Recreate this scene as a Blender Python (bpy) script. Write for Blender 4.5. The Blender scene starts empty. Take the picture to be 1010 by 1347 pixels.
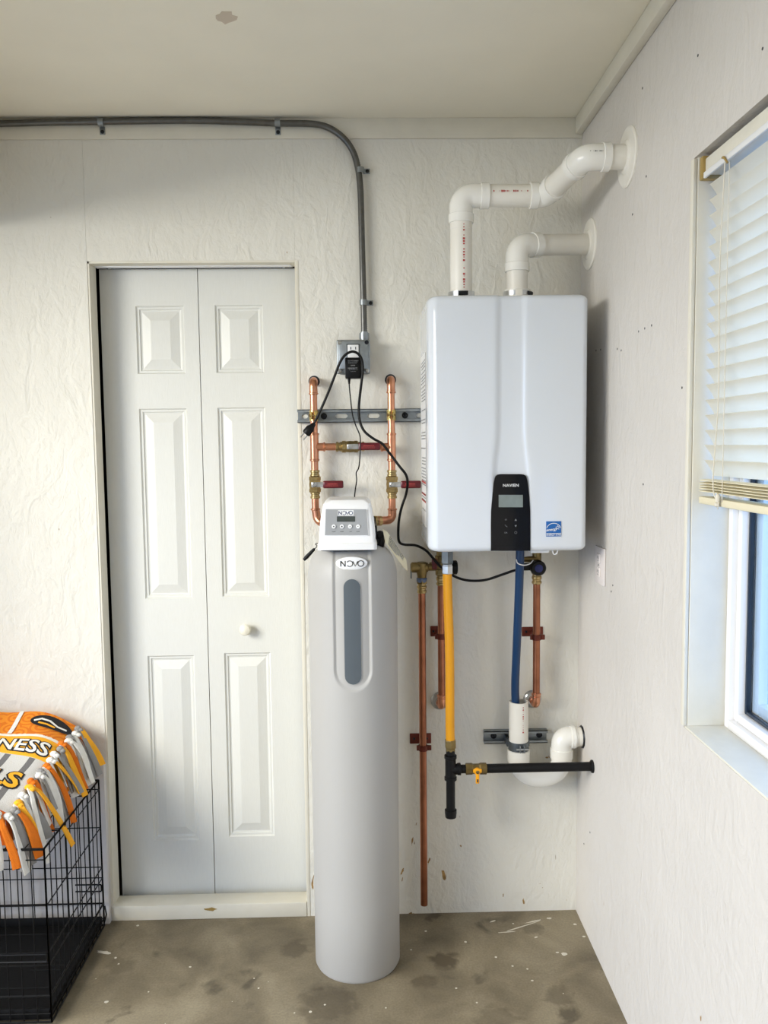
import bpy, bmesh, math, random
from mathutils import Vector, Matrix
random.seed(7)
sc = bpy.context.scene
COL = sc.collection

# ------------------------------------------------------------------ camera
F_PX, CX, CY = 1088.6, 505.0, 673.5
PITCH, YAW, ROLL = 0.0809, 0.02218, -0.01087
CAM = Vector((0.0, -2.596, 1.533))
XR, H = 0.675, 2.518                       # right wall plane, ceiling height
_f = Vector((math.sin(YAW)*math.cos(PITCH), math.cos(YAW)*math.cos(PITCH), -math.sin(PITCH)))
_r = Vector((math.cos(YAW), -math.sin(YAW), 0)); _u = _r.cross(_f)
RT = _r*math.cos(ROLL) + _u*math.sin(ROLL); UP = _u*math.cos(ROLL) - _r*math.sin(ROLL)
cam = bpy.data.cameras.new('camera'); camo = bpy.data.objects.new('camera', cam); COL.objects.link(camo)
M = Matrix.Identity(4)
for i in range(3):
    M[i][0] = RT[i]; M[i][1] = UP[i]; M[i][2] = -_f[i]; M[i][3] = CAM[i]
camo.matrix_world = M
cam.sensor_fit = 'VERTICAL'; cam.sensor_height = 24.0; cam.lens = F_PX/1347*24.0; cam.clip_start = 0.02
sc.camera = camo

# ------------------------------------------------------------------ sky, daylight, exposure
w = bpy.data.worlds.new('sky'); sc.world = w; w.use_nodes = True
bg = w.node_tree.nodes['Background']
bg.inputs['Color'].default_value = (0.42, 0.62, 1.0, 1); bg.inputs['Strength'].default_value = 3.2
def area(name, loc, target, sx, sy, power, col):
    l = bpy.data.lights.new(name, 'AREA'); l.shape = 'RECTANGLE'; l.size = sx; l.size_y = sy
    l.energy = power; l.color = col
    o = bpy.data.objects.new(name, l); COL.objects.link(o); o.location = loc
    o.rotation_euler = (Vector(target)-Vector(loc)).to_track_quat('-Z', 'Y').to_euler()
    return o
area('doorway_daylight', (-3.1, -2.6, 2.45), (0.0, -1.5, 1.5), 2.0, 1.5, 220, (1.0, 0.94, 0.79))
sc.view_settings.view_transform = 'Standard'; sc.view_settings.look = 'None'
sc.view_settings.gamma = 1.0; sc.view_settings.exposure = 0.08
try: sc.view_settings.use_curve_mapping = False
except Exception: pass

# ------------------------------------------------------------------ pixel rays -> world points on real planes
def ray(px, py): return _f + RT*((px-CX)/F_PX) - UP*((py-CY)/F_PX)
def P(px, py, y=0.0):
    d = ray(px, py); return CAM + d*((y-CAM.y)/d.y)
def PX(px, py, x=XR):
    d = ray(px, py); return CAM + d*((x-CAM.x)/d.x)
def PZ(px, py, z=0.0):
    d = ray(px, py); return CAM + d*((z-CAM.z)/d.z)
def PP(px, py, p0, n):
    d = ray(px, py); n = Vector(n); return CAM + d*((Vector(p0)-CAM).dot(n)/d.dot(n))

# ------------------------------------------------------------------ materials
def lin(c):
    return tuple((v/255/12.92 if v/255 <= 0.04045 else ((v/255+0.055)/1.055)**2.4) for v in c)
def mat(name, col, rough=0.5, metal=0.0, var=0.06, vscale=8.0, bump=0.0, bscale=60.0, stretch=(1, 1, 1), coat=0.0, trans=0.0):
    m = bpy.data.materials.new(name); m.use_nodes = True; nt = m.node_tree; N = nt.nodes; L = nt.links
    b = N['Principled BSDF']; b.inputs['Roughness'].default_value = rough; b.inputs['Metallic'].default_value = metal
    if coat: b.inputs['Coat Weight'].default_value = coat; b.inputs['Coat Roughness'].default_value = 0.08
    tc = N.new('ShaderNodeTexCoord'); mp = N.new('ShaderNodeMapping'); mp.inputs['Scale'].default_value = stretch
    L.new(tc.outputs['Object'], mp.inputs['Vector'])
    n = N.new('ShaderNodeTexNoise'); n.inputs['Scale'].default_value = vscale; n.inputs['Detail'].default_value = 5
    L.new(mp.outputs[0], n.inputs['Vector'])
    r = N.new('ShaderNodeValToRGB'); c = lin(col)
    r.color_ramp.elements[0].position = 0.3; r.color_ramp.elements[1].position = 0.7
    r.color_ramp.elements[0].color = tuple(v*(1-var) for v in c)+(1,); r.color_ramp.elements[1].color = tuple(min(1, v*(1+var)) for v in c)+(1,)
    L.new(n.outputs['Fac'], r.inputs['Fac']); L.new(r.outputs['Color'], b.inputs['Base Color'])
    if bump:
        n2 = N.new('ShaderNodeTexNoise'); n2.inputs['Scale'].default_value = bscale; n2.inputs['Detail'].default_value = 4
        L.new(mp.outputs[0], n2.inputs['Vector'])
        bp = N.new('ShaderNodeBump'); bp.inputs['Strength'].default_value = bump; bp.inputs['Distance'].default_value = 0.004
        L.new(n2.outputs['Fac'], bp.inputs['Height']); L.new(bp.outputs[0], b.inputs['Normal'])
    if trans:
        t = N.new('ShaderNodeBsdfTranslucent'); t.inputs['Color'].default_value = lin(col)+(1,)
        mx = N.new('ShaderNodeMixShader'); mx.inputs[0].default_value = trans
        L.new(b.outputs[0], mx.inputs[1]); L.new(t.outputs[0], mx.inputs[2]); L.new(mx.outputs[0], N['Material Output'].inputs[0])
    return m

def wall_mat(name, col, axis, chips=0.0, rough=0.62, relief=0.5):
    """painted strand-board: trowel-like strokes in relief, a few chips of bare wood low down"""
    m = bpy.data.materials.new(name); m.use_nodes = True; nt = m.node_tree; N = nt.nodes; L = nt.links
    b = N['Principled BSDF']; b.inputs['Roughness'].default_value = rough
    tc = N.new('ShaderNodeTexCoord')
    def noise(scale, det, st=(1, 1, 1), rot=0.0, dist=0.0):
        mp = N.new('ShaderNodeMapping'); mp.inputs['Scale'].default_value = st
        mp.inputs['Rotation'].default_value = (0, rot, 0) if axis == 'y' else (rot, 0, 0)
        L.new(tc.outputs['Object'], mp.inputs['Vector'])
        n = N.new('ShaderNodeTexNoise'); n.inputs['Scale'].default_value = scale; n.inputs['Detail'].default_value = det
        n.inputs['Distortion'].default_value = dist
        L.new(mp.outputs[0], n.inputs['Vector']); return n
    def ramp(src, a, bb, c0, c1):
        r = N.new('ShaderNodeValToRGB'); r.color_ramp.elements[0].position = a; r.color_ramp.elements[1].position = bb
        r.color_ramp.elements[0].color = c0; r.color_ramp.elements[1].color = c1; L.new(src, r.inputs['Fac']); return r
    c = lin(col)
    base = ramp(noise(2.5, 5).outputs['Fac'], 0.3, 0.7, tuple(v*0.95 for v in c)+(1,), tuple(v*1.03 for v in c)+(1,))
    last = base.outputs['Color']
    if chips:
        sep = N.new('ShaderNodeSeparateXYZ'); L.new(tc.outputs['Object'], sep.inputs[0])
        hi = N.new('ShaderNodeMapRange'); hi.inputs['From Min'].default_value = 0.0; hi.inputs['From Max'].default_value = 0.75
        hi.inputs['To Min'].default_value = 0.06; hi.inputs['To Max'].default_value = -0.02
        L.new(sep.outputs['Z'], hi.inputs['Value'])
        nn = noise(26, 3, (1, 1, 0.45), 0.4, 0.8)
        add = N.new('ShaderNodeMath'); add.operation = 'ADD'; L.new(nn.outputs['Fac'], add.inputs[0]); L.new(hi.outputs[0], add.inputs[1])
        k = ramp(add.outputs[0], chips, chips+0.012, (0, 0, 0, 1), (1, 1, 1, 1))
        wood = ramp(noise(40, 2).outputs['Fac'], 0.35, 0.65, lin((120, 92, 52))+(1,), lin((176, 140, 84))+(1,))
        mx = N.new('ShaderNodeMix'); mx.data_type = 'RGBA'
        L.new(k.outputs['Color'], mx.inputs['Factor']); L.new(last, mx.inputs['A']); L.new(wood.outputs['Color'], mx.inputs['B'])
        last = mx.outputs['Result']
    L.new(last, b.inputs['Base Color'])
    h1 = noise(15, 4, (1.0, 1.0, 0.55), 0.5, 1.6); h2 = noise(70, 4, (1, 1, 0.7), -0.6, .6); h3 = noise(20, 3, (1, 1, .5), -0.9, 2.2)
    a1 = N.new('ShaderNodeMath'); a1.operation = 'MULTIPLY_ADD'; a1.inputs[1].default_value = 0.35
    L.new(h2.outputs['Fac'], a1.inputs[0]); L.new(h1.outputs['Fac'], a1.inputs[2])
    a2 = N.new('ShaderNodeMath'); a2.operation = 'MAXIMUM'; L.new(a1.outputs[0], a2.inputs[0]); L.new(h3.outputs['Fac'], a2.inputs[1])
    bp = N.new('ShaderNodeBump'); bp.inputs['Strength'].default_value = relief; bp.inputs['Distance'].default_value = 0.006
    L.new(a2.outputs[0], bp.inputs['Height']); L.new(bp.outputs[0], b.inputs['Normal'])
    return m

def floor_mat():
    m = bpy.data.materials.new('stained_concrete'); m.use_nodes = True; nt = m.node_tree; N = nt.nodes; L = nt.links
    b = N['Principled BSDF']; tc = N.new('ShaderNodeTexCoord')
    def noise(scale, det, dist=0.0):
        n = N.new('ShaderNodeTexNoise'); n.inputs['Scale'].default_value = scale; n.inputs['Detail'].default_value = det
        n.inputs['Distortion'].default_value = dist; L.new(tc.outputs['Object'], n.inputs['Vector']); return n
    def ramp(src, stops):
        r = N.new('ShaderNodeValToRGB'); e = r.color_ramp.elements
        e[0].position, e[0].color = stops[0][0], stops[0][1]; e[1].position, e[1].color = stops[-1][0], stops[-1][1]
        for p_, c_ in stops[1:-1]:
            x = e.new(p_); x.color = c_
        L.new(src, r.inputs['Fac']); return r
    C = lambda *c: lin(c)+(1,)
    base = ramp(noise(5, 8, 0.6).outputs['Fac'], [(0.28, C(92, 83, 66)), (0.5, C(124, 113, 92)), (0.72, C(148, 137, 114))])
    fine = ramp(noise(160, 4).outputs['Fac'], [(0.3, (0.75, 0.75, 0.75, 1)), (0.7, (1.1, 1.1, 1.1, 1))])
    m1 = N.new('ShaderNodeMix'); m1.data_type = 'RGBA'; m1.blend_type = 'MULTIPLY'; m1.inputs['Factor'].default_value = 0.7
    L.new(base.outputs[0], m1.inputs['A']); L.new(fine.outputs[0], m1.inputs['B'])
    st = ramp(noise(7.5, 5, 0.4).outputs['Fac'], [(0.63, (0, 0, 0, 1)), (0.70, (0.75, 0.75, 0.75, 1))])
    m2 = N.new('ShaderNodeMix'); m2.data_type = 'RGBA'
    L.new(st.outputs[0], m2.inputs['Factor']); L.new(m1.outputs['Result'], m2.inputs['A']); m2.inputs['B'].default_value = C(70, 62, 48)
    wob = noise(28, 4, 0.5); last = m2.outputs['Result']
    for (px, py, rad, amt) in ((388, 1248, 0.055, 0.6), (586, 1263, 0.05, 0.85), (560, 1292, 0.045, 0.5), (430, 1320, 0.10, 0.45), (160, 1270, 0.05, 0.35), (735, 1310, 0.05, 0.5), (700, 1222, 0.04, 0.5), (655, 1340, 0.07, 0.4)):
        c_ = PZ(px, py)
        di = N.new('ShaderNodeVectorMath'); di.operation = 'DISTANCE'; L.new(tc.outputs['Object'], di.inputs[0]); di.inputs[1].default_value = c_
        ad = N.new('ShaderNodeMath'); ad.operation = 'MULTIPLY_ADD'; L.new(wob.outputs['Fac'], ad.inputs[0]); ad.inputs[1].default_value = rad*1.6; L.new(di.outputs['Value'], ad.inputs[2])
        mr = N.new('ShaderNodeMapRange'); L.new(ad.outputs[0], mr.inputs['Value']); mr.inputs['From Min'].default_value = rad*1.35; mr.inputs['From Max'].default_value = rad*1.75
        mr.inputs['To Min'].default_value = amt; mr.inputs['To Max'].default_value = 0.0
        mk_ = N.new('ShaderNodeMix'); mk_.data_type = 'RGBA'; L.new(mr.outputs[0], mk_.inputs['Factor']); L.new(last, mk_.inputs['A']); mk_.inputs['B'].default_value = C(72, 62, 46); last = mk_.outputs['Result']
    vo = N.new('ShaderNodeTexVoronoi'); vo.inputs['Scale'].default_value = 24; L.new(tc.outputs['Object'], vo.inputs['Vector'])
    sepc = N.new('ShaderNodeSeparateColor'); L.new(vo.outputs['Color'], sepc.inputs[0])
    th = N.new('ShaderNodeMath'); th.operation = 'MULTIPLY'; th.inputs[1].default_value = 0.11
    pw = N.new('ShaderNodeMath'); pw.operation = 'POWER'; pw.inputs[1].default_value = 4.0
    L.new(sepc.outputs[0], pw.inputs[0]); L.new(pw.outputs[0], th.inputs[0])
    ls = N.new('ShaderNodeMath'); ls.operation = 'LESS_THAN'; L.new(vo.outputs['Distance'], ls.inputs[0]); L.new(th.outputs[0], ls.inputs[1])
    m3 = N.new('ShaderNodeMix'); m3.data_type = 'RGBA'
    L.new(ls.outputs[0], m3.inputs['Factor']); L.new(last, m3.inputs['A']); m3.inputs['B'].default_value = C(205, 200, 186)
    L.new(m3.outputs['Result'], b.inputs['Base Color'])
    rr = N.new('ShaderNodeMapRange'); rr.inputs['To Min'].default_value = 0.42; rr.inputs['To Max'].default_value = 0.75
    L.new(noise(6, 4).outputs['Fac'], rr.inputs['Value']); L.new(rr.outputs[0], b.inputs['Roughness'])
    bp = N.new('ShaderNodeBump'); bp.inputs['Strength'].default_value = 0.25; bp.inputs['Distance'].default_value = 0.003
    L.new(noise(45, 6).outputs['Fac'], bp.inputs['Height']); L.new(bp.outputs[0], b.inputs['Normal'])
    return m

MT = {}
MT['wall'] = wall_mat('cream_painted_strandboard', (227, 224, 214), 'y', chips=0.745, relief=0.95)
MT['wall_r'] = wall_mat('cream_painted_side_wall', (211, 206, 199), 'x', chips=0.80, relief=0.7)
MT['ceil'] = mat('painted_ceiling', (240, 234, 216), 0.8, var=0.035, vscale=3, bump=0.12, bscale=30)
MT['trim'] = mat('painted_trim', (224, 219, 204), 0.55, var=0.04, vscale=12, bump=0.2, bscale=40)
MT['stem'] = mat('grey_painted_stem_wall', (206, 202, 200), 0.7, var=0.05, vscale=6, bump=0.3, bscale=25)
MT['floor'] = floor_mat()
MT['dark'] = mat('dark_closet', (24, 22, 19), 0.9)
MT['door'] = mat('white_door_skin', (222, 222, 216), 0.42, var=0.015, vscale=30, bump=0.10, bscale=45, stretch=(8, 8, 1.0))
MT['doorh'] = mat('white_door_panel', (222, 222, 216), 0.42, var=0.015, vscale=30, bump=0.10, bscale=45, stretch=(8, 8, 1.0))
MT['knob'] = mat('cream_knob', (238, 233, 215), 0.3, var=0.01)
MT['heater'] = mat('gloss_white_enamel', (214, 219, 226), 0.16, var=0.008, vscale=4, coat=0.4)
MT['heater_side'] = mat('white_sheet_metal', (224, 226, 228), 0.3, var=0.01)
MT['tank'] = mat('matte_grey_plastic', (174, 172, 168), 0.5, var=0.012, vscale=4, bump=0.05, bscale=500)
MT['strip'] = mat('slate_plastic', (84, 92, 98), 0.45, var=0.03)
MT['white_pl'] = mat('white_plastic', (236, 236, 236), 0.35, var=0.01)
MT['grey_pl'] = mat('grey_keypad', (156, 158, 160), 0.45, var=0.02)
MT['lcd'] = mat('dark_lcd', (66, 72, 70), 0.2, var=0.05)
MT['lcd2'] = mat('grey_lcd', (120, 130, 128), 0.15, var=0.12, vscale=30)
MT['navy'] = mat('navy_ink', (28, 44, 92), 0.5)
MT['ink'] = mat('dark_ink', (40, 42, 46), 0.6)
MT['grey_ink'] = mat('grey_ink', (120, 122, 124), 0.6)
MT['white_ink'] = mat('white_ink', (232, 234, 236), 0.5)
MT['red_ink'] = mat('red_ink', (176, 66, 62), 0.6)
MT['blue_st'] = mat('blue_sticker', (20, 92, 164), 0.4)
MT['gloss_black'] = mat('gloss_black_glass', (5, 5, 8), 0.10)
MT['black'] = mat('black_plastic', (9, 9, 11), 0.42, var=0.1)
MT['rubber'] = mat('black_cord', (8, 8, 9), 0.45)
MT['crate'] = mat('black_enamel_wire', (8, 8, 9), 0.5)
MT['pan'] = mat('black_tray_plastic', (6, 6, 7), 0.7, bump=0.1, bscale=200)
MT['iron'] = mat('black_iron_pipe', (13, 13, 15), 0.45, var=0.2, vscale=40, bump=0.1, bscale=150)
MT['copper'] = mat('copper', (206, 146, 116), 0.30, 1.0, var=0.16, vscale=22)
MT['copper_dk'] = mat('aged_copper', (162, 106, 80), 0.33, 1.0, var=0.2, vscale=18)
MT['clamp'] = mat('oxidised_copper_clamp', (104, 48, 36), 0.42, 0.6, var=0.25, vscale=60)
MT['brass'] = mat('brass', (176, 154, 108), 0.30, 1.0, var=0.16, vscale=40)
MT['brass_dk'] = mat('dull_bronze', (134, 116, 76), 0.42, 1.0, var=0.2, vscale=60)
MT['zincy'] = mat('yellow_zinc', (188, 166, 104), 0.32, 1.0, var=0.2, vscale=60)
MT['steel'] = mat('bright_steel', (196, 198, 200), 0.28, 1.0, var=0.1, vscale=40)
MT['galv'] = mat('galvanised_steel', (150, 156, 160), 0.42, 0.85, var=0.14, vscale=50)
MT['galvd'] = mat('galvanised_dark', (104, 110, 114), 0.45, 0.85, var=0.16, vscale=50)
MT['cond'] = mat('conduit_metal', (104, 104, 102), 0.38, 0.9, var=0.12, vscale=60)
MT['bolt'] = mat('dark_bolt', (44, 46, 50), 0.4, 0.8)
MT['redh'] = mat('dark_red_vinyl', (92, 18, 28), 0.32, var=0.08)
MT['yellow'] = mat('yellow_coating', (232, 160, 14), 0.42, var=0.05, vscale=10)
MT['blue'] = mat('blue_tubing', (10, 52, 92), 0.3, var=0.08)
MT['bluek'] = mat('blue_cap', (24, 34, 96), 0.4)
MT['tape'] = mat('blue_tape', (92, 108, 138), 0.6)
MT['pvc'] = mat('white_pvc', (233, 229, 219), 0.32, var=0.03, vscale=8)
MT['pvc2'] = mat('white_pvc_fitting', (238, 236, 229), 0.22, var=0.015, vscale=8)
MT['tag'] = mat('cream_card', (236, 228, 198), 0.7)
MT['blind'] = mat('white_slat', (242, 238, 226), 0.42, var=0.01, trans=0.5)
MT['blind_s'] = mat('ivory_slat', (232, 222, 190), 0.45, var=0.03)
MT['cordw'] = mat('ivory_cord', (222, 214, 196), 0.8)
MT['ambra'] = mat('yellowed_plastic', (160, 134, 76), 0.4, var=0.08)
MT['vinyl'] = mat('white_vinyl_frame', (236, 234, 232), 0.35, var=0.01)
MT['gasket'] = mat('dark_gasket', (30, 44, 60), 0.4)
MT['outlet'] = mat('outlet_plastic', (226, 218, 214), 0.4, var=0.01)
MT['snow'] = mat('pale_snowy_ground', (168, 176, 186), 0.8, var=0.14, vscale=3, bump=0.5, bscale=6)
MT['drive'] = mat('concrete_driveway', (190, 182, 168), 0.8, var=0.06)
MT['fl_white'] = mat('white_fleece', (236, 234, 228), 0.95, var=0.04, vscale=60, bump=0.5, bscale=400)
MT['fl_orange'] = mat('orange_fleece', (226, 118, 20), 0.95, var=0.08, vscale=40, bump=0.5, bscale=400)
MT['fl_gold'] = mat('gold_fleece', (248, 176, 40), 0.95, var=0.05, vscale=40, bump=0.5, bscale=400)
MT['fl_grey'] = mat('grey_fleece', (150, 148, 146), 0.95, var=0.06, vscale=40, bump=0.5, bscale=400)
MT['fl_black'] = mat('black_fleece', (30, 28, 30), 0.95)
for k_ in ('gloss_black', 'black', 'rubber', 'crate', 'pan', 'iron'):
    MT[k_].node_tree.nodes['Principled BSDF'].inputs['Specular IOR Level'].default_value = 0.25
g = bpy.data.materials.new('window_glass'); g.use_nodes = True; nt = g.node_tree
nt.nodes.remove(nt.nodes['Principled BSDF'])
tr = nt.nodes.new('ShaderNodeBsdfTransparent'); tr.inputs[0].default_value = (0.86, 0.93, 1.0, 1)
gl = nt.nodes.new('ShaderNodeBsdfGlossy'); gl.inputs['Roughness'].default_value = 0.02
lw_ = nt.nodes.new('ShaderNodeLayerWeight'); lw_.inputs[0].default_value = 0.5
pw_ = nt.nodes.new('ShaderNodeMath'); pw_.operation = 'POWER'; pw_.inputs[1].default_value = 4.0; nt.links.new(lw_.outputs['Facing'], pw_.inputs[0])
fr = nt.nodes.new('ShaderNodeMath'); fr.operation = 'MULTIPLY_ADD'; fr.inputs[1].default_value = 0.5; fr.inputs[2].default_value = 0.04; nt.links.new(pw_.outputs[0], fr.inputs[0])
mx = nt.nodes.new('ShaderNodeMixShader'); nt.links.new(fr.outputs[0], mx.inputs[0]); nt.links.new(tr.outputs[0], mx.inputs[1]); nt.links.new(gl.outputs[0], mx.inputs[2])
nt.links.new(mx.outputs[0], nt.nodes['Material Output'].inputs[0]); MT['glass'] = g

# ------------------------------------------------------------------ mesh builder
V = Vector
def smoothstep(a, b, x):
    t = max(0.0, min(1.0, (x-a)/(b-a))); return t*t*(3-2*t)
def fillet(pts, r, n=6):
    pts = [V(p) for p in pts]; out = [pts[0]]
    for i in range(1, len(pts)-1):
        a, b, c = pts[i-1], pts[i], pts[i+1]; u = (a-b); v = (c-b)
        rr = r[i-1] if isinstance(r, (list, tuple)) else r
        ang = u.angle(v)
        if ang > 3.1: out.append(b); continue
        t = min(rr/math.tan(ang/2), u.length*0.49, v.length*0.49)
        p0 = b+u.normalized()*t; p1 = b+v.normalized()*t
        rad = t*math.tan(ang/2); cen = b+(u.normalized()+v.normalized()).normalized()*(rad/math.sin(ang/2))
        e0 = p0-cen; e1 = p1-cen; tot = e0.angle(e1)
        for k in range(n+1):
            s = k/n
            out.append(cen + (e0*math.sin((1-s)*tot)+e1*math.sin(s*tot))/math.sin(tot))
    out.append(pts[-1]); return out
def spline(pts, n=8):
    pts = [V(p) for p in pts]; q = [pts[0]*2-pts[1]]+pts+[pts[-1]*2-pts[-2]]; out = []
    for i in range(1, len(q)-2):
        for k in range(n):
            t = k/n; a, b, c, d = q[i-1], q[i], q[i+1], q[i+2]
            out.append(0.5*((2*b)+(c-a)*t+(2*a-5*b+4*c-d)*t*t+(3*b-a-3*c+d)*t**3))
    out.append(pts[-1]); return out
def resample(path, step):
    out = [path[0]]; acc = 0.0
    for a, b in zip(path, path[1:]):
        L_ = (b-a).length; d = step-acc
        while d <= L_:
            out.append(a+(b-a)*(d/L_)); d += step
        acc = (acc+L_) % step
    return out

class MB:
    def __init__(s): s.bm = bmesh.new()
    def loops(s, rings, cap0=True, cap1=True, closed=True):
        bm = s.bm; R = [[bm.verts.new(p) for p in r] for r in rings]; n = len(R[0])
        for A, B in zip(R, R[1:]):
            for i in range(n if closed else n-1):
                j = (i+1) % n; bm.faces.new((A[i], A[j], B[j], B[i]))
        if cap0 and closed: bm.faces.new(R[0][::-1])
        if cap1 and closed: bm.faces.new(R[-1])
        return s
    def tube(s, path, r, seg=14, caps=True, squash=None):
        path = [V(p) for p in path]; n = len(path)
        rad = r if isinstance(r, (list, tuple)) else [r]*n
        T = [(path[min(i+1, n-1)]-path[max(i-1, 0)]).normalized() for i in range(n)]
        for i in range(n):                      # coincident stations of a stepped profile share a tangent
            if T[i].length < 0.5: T[i] = T[i-1] if i else (path[-1]-path[0]).normalized()
        a = V((0, 0, 1)) if abs(T[0].z) < 0.9 else V((1, 0, 0))
        N_ = (a-T[0]*a.dot(T[0])).normalized(); rings = []
        for i in range(n):
            if i: N_ = (N_-T[i]*N_.dot(T[i])).normalized()
            B = T[i].cross(N_)
            sq = squash or (1, 1)
            rings.append([path[i]+N_*(rad[i]*sq[0]*math.cos(2*math.pi*k/seg))+B*(rad[i]*sq[1]*math.sin(2*math.pi*k/seg)) for k in range(seg)])
        return s.loops(rings, caps, caps)
    def lathe(s, o, ax, prof, seg=24, caps=True):
        o = V(o); ax = V(ax).normalized(); a = V((0, 0, 1)) if abs(ax.z) < 0.9 else V((1, 0, 0))
        N_ = (a-ax*a.dot(ax)).normalized(); B = ax.cross(N_)
        rings = [[o+ax*t+(N_*math.cos(2*math.pi*(k+.5)/seg)+B*math.sin(2*math.pi*(k+.5)/seg))*max(r, 1e-5) for k in range(seg)] for t, r in prof]
        return s.loops(rings, caps, caps)
    def cyl(s, a, b, r, seg=20, bev=0.0):
        a = V(a); b = V(b); L_ = (b-a).length
        prof = [(0, r), (L_, r)] if not bev else [(0, r-bev), (bev, r), (L_-bev, r), (L_, r-bev)]
        return s.lathe(a, b-a, prof, seg)
    def box(s, lo, hi, bev=0.0, seg=2, rot=None, about=None):
        lo = V(lo); hi = V(hi); t = bmesh.new()
        bmesh.ops.create_cube(t, size=1.0)
        c = (lo+hi)/2; d = hi-lo
        for v in t.verts: v.co = V((v.co.x*d.x, v.co.y*d.y, v.co.z*d.z))+c
        if bev: bmesh.ops.bevel(t, geom=t.edges[:], offset=min(bev, min(abs(x) for x in d)*0.49), segments=seg, profile=0.5, affect='EDGES')
        if rot is not None:
            piv = V(about) if about is not None else c
            for v in t.verts: v.co = rot @ (v.co-piv)+piv
        return s.merge(t)
    def merge(s, t):
        mp = {v: s.bm.verts.new(v.co) for v in t.verts}
        for f in t.faces:
            try: s.bm.faces.new([mp[v] for v in f.verts])
            except ValueError: pass
        t.free(); return s
    def prism(s, pts, d):
        """polygon pts (3D, planar) extruded by vector d"""
        pts = [V(p) for p in pts]; d = V(d)
        return s.loops([pts, [p+d for p in pts]])
    def sphere(s, c, r, seg=16, sc_=(1, 1, 1)):
        t = bmesh.new(); bmesh.ops.create_uvsphere(t, u_segments=seg, v_segments=seg//2, radius=1)
        for v in t.verts: v.co = V((v.co.x*r*sc_[0], v.co.y*r*sc_[1], v.co.z*r*sc_[2]))+V(c)
        return s.merge(t)
    def quad(s, *p):
        s.bm.faces.new([s.bm.verts.new(x) for x in p]); return s
    def ribbon(s, pts, wd, fn, closed=False):
        """flat stroke through 2D pts, width wd, mapped to 3D by fn(x, z)"""
        n = len(pts); Lv = []; Rv = []
        for i in range(n):
            a = pts[(i-1) % n] if (closed or i) else pts[0]; b = pts[(i+1) % n] if (closed or i < n-1) else pts[-1]
            tx, tz = b[0]-a[0], b[1]-a[1]; l = math.hypot(tx, tz) or 1; nx, nz = -tz/l*wd/2, tx/l*wd/2
            Lv.append(s.bm.verts.new(fn(pts[i][0]+nx, pts[i][1]+nz))); Rv.append(s.bm.verts.new(fn(pts[i][0]-nx, pts[i][1]-nz)))
        for i in range(n if closed else n-1):
            j = (i+1) % n; s.bm.faces.new((Lv[i], Lv[j], Rv[j], Rv[i]))
        return s
    def text(s, string, size, fn, align='CENTER', bold=0.0):
        cu = bpy.data.curves.new('t', 'FONT'); cu.body = string; cu.size = size; cu.align_x = align; cu.align_y = 'CENTER'
        cu.resolution_u = 3; cu.offset = bold
        o = bpy.data.objects.new('t', cu); COL.objects.link(o); bpy.context.view_layer.update()
        me = bpy.data.meshes.new_from_object(o.evaluated_get(bpy.context.evaluated_depsgraph_get()))
        vs = [s.bm.verts.new(fn(v.co.x, v.co.y)) for v in me.vertices]
        for p in me.polygons:
            try: s.bm.faces.new([vs[i] for i in p.vertices])
            except ValueError: pass
        bpy.data.objects.remove(o); bpy.data.meshes.remove(me); bpy.data.curves.remove(cu); return s

def root_loc(o):
    while o.parent: o = o.parent
    return o.location
def obj(name, mb, m, parent=None, label=None, kind=None, sharp=32, recalc=True):
    bm = mb.bm
    if recalc: bmesh.ops.recalc_face_normals(bm, faces=bm.faces[:])
    me = bpy.data.meshes.new(name)
    off = root_loc(parent) if parent else V((0, 0, 0))
    if off.length > 0:
        for v in bm.verts: v.co -= off
    bm.to_mesh(me); bm.free()
    me.materials.append(MT[m] if isinstance(m, str) else m)
    for p in me.polygons: p.use_smooth = True
    me.set_sharp_from_angle(angle=math.radians(sharp))
    o = bpy.data.objects.new(name, me); COL.objects.link(o)
    if parent: o.parent = parent
    if label: o['label'] = label
    if kind: o['kind'] = kind
    return o
def thing(name, label, cat, loc=(0, 0, 0), group=None):
    o = bpy.data.objects.new(name, None); COL.objects.link(o); o.location = V(loc); o.empty_display_size = 0.05
    o['label'] = label; o['category'] = cat
    if group: o['group'] = group
    return o
def tag(o, label, cat, group=None):
    o['label'] = label; o['category'] = cat
    if group: o['group'] = group
    return o
def struct(name, mb, m, parent=None, label=None):
    o = obj(name, mb, m, parent)
    if not parent: o['kind'] = 'structure'
    if label: o['label'] = label
    return o
def structroot(name, loc=(0, 0, 0)):
    o = bpy.data.objects.new(name, None); COL.objects.link(o); o.location = loc; o['kind'] = 'structure'; return o

# ------------------------------------------------------------------ THE SETTING
XL, YF, WT = -1.75, -5.0, 0.065
# door opening in the back wall
DX0, DX1 = P(114, 345).x, P(387.5, 345).x
DZ1 = P(250, 343).z
wb = structroot('wall_back')
def panel(x0, x1, z0, z1, name='panel', m='wall', y0=0.0, y1=0.02):
    return struct(name, MB().box((x0, y0, z0), (x1, y1, z1)), m, wb)
panel(XL, DX0, 0, H)                               # board left of the door
panel(DX0+0.0006, DX1+0.0006, DZ1, H)              # board over the door
panel(DX1+0.0009, XR, 0, H)                        # board behind the heater
struct('framing', MB().box((XL, 0.02, 0), (DX0, WT, H)).box((DX0, 0.02, DZ1+0.0002), (DX1, WT, H)).box((DX1, 0.02, 0), (XR, WT, H)), 'wall', wb)
FLOOR = struct('floor', MB().box((XL-0.3, YF-0.3, -0.08), (XR+0.2, 0.95, 0)), 'floor')
CEIL = struct('ceiling', MB().box((XL-0.3, YF-0.3, H), (XR+0.2, 0.95, H+0.1)), 'ceil')
cw = MB()
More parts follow.
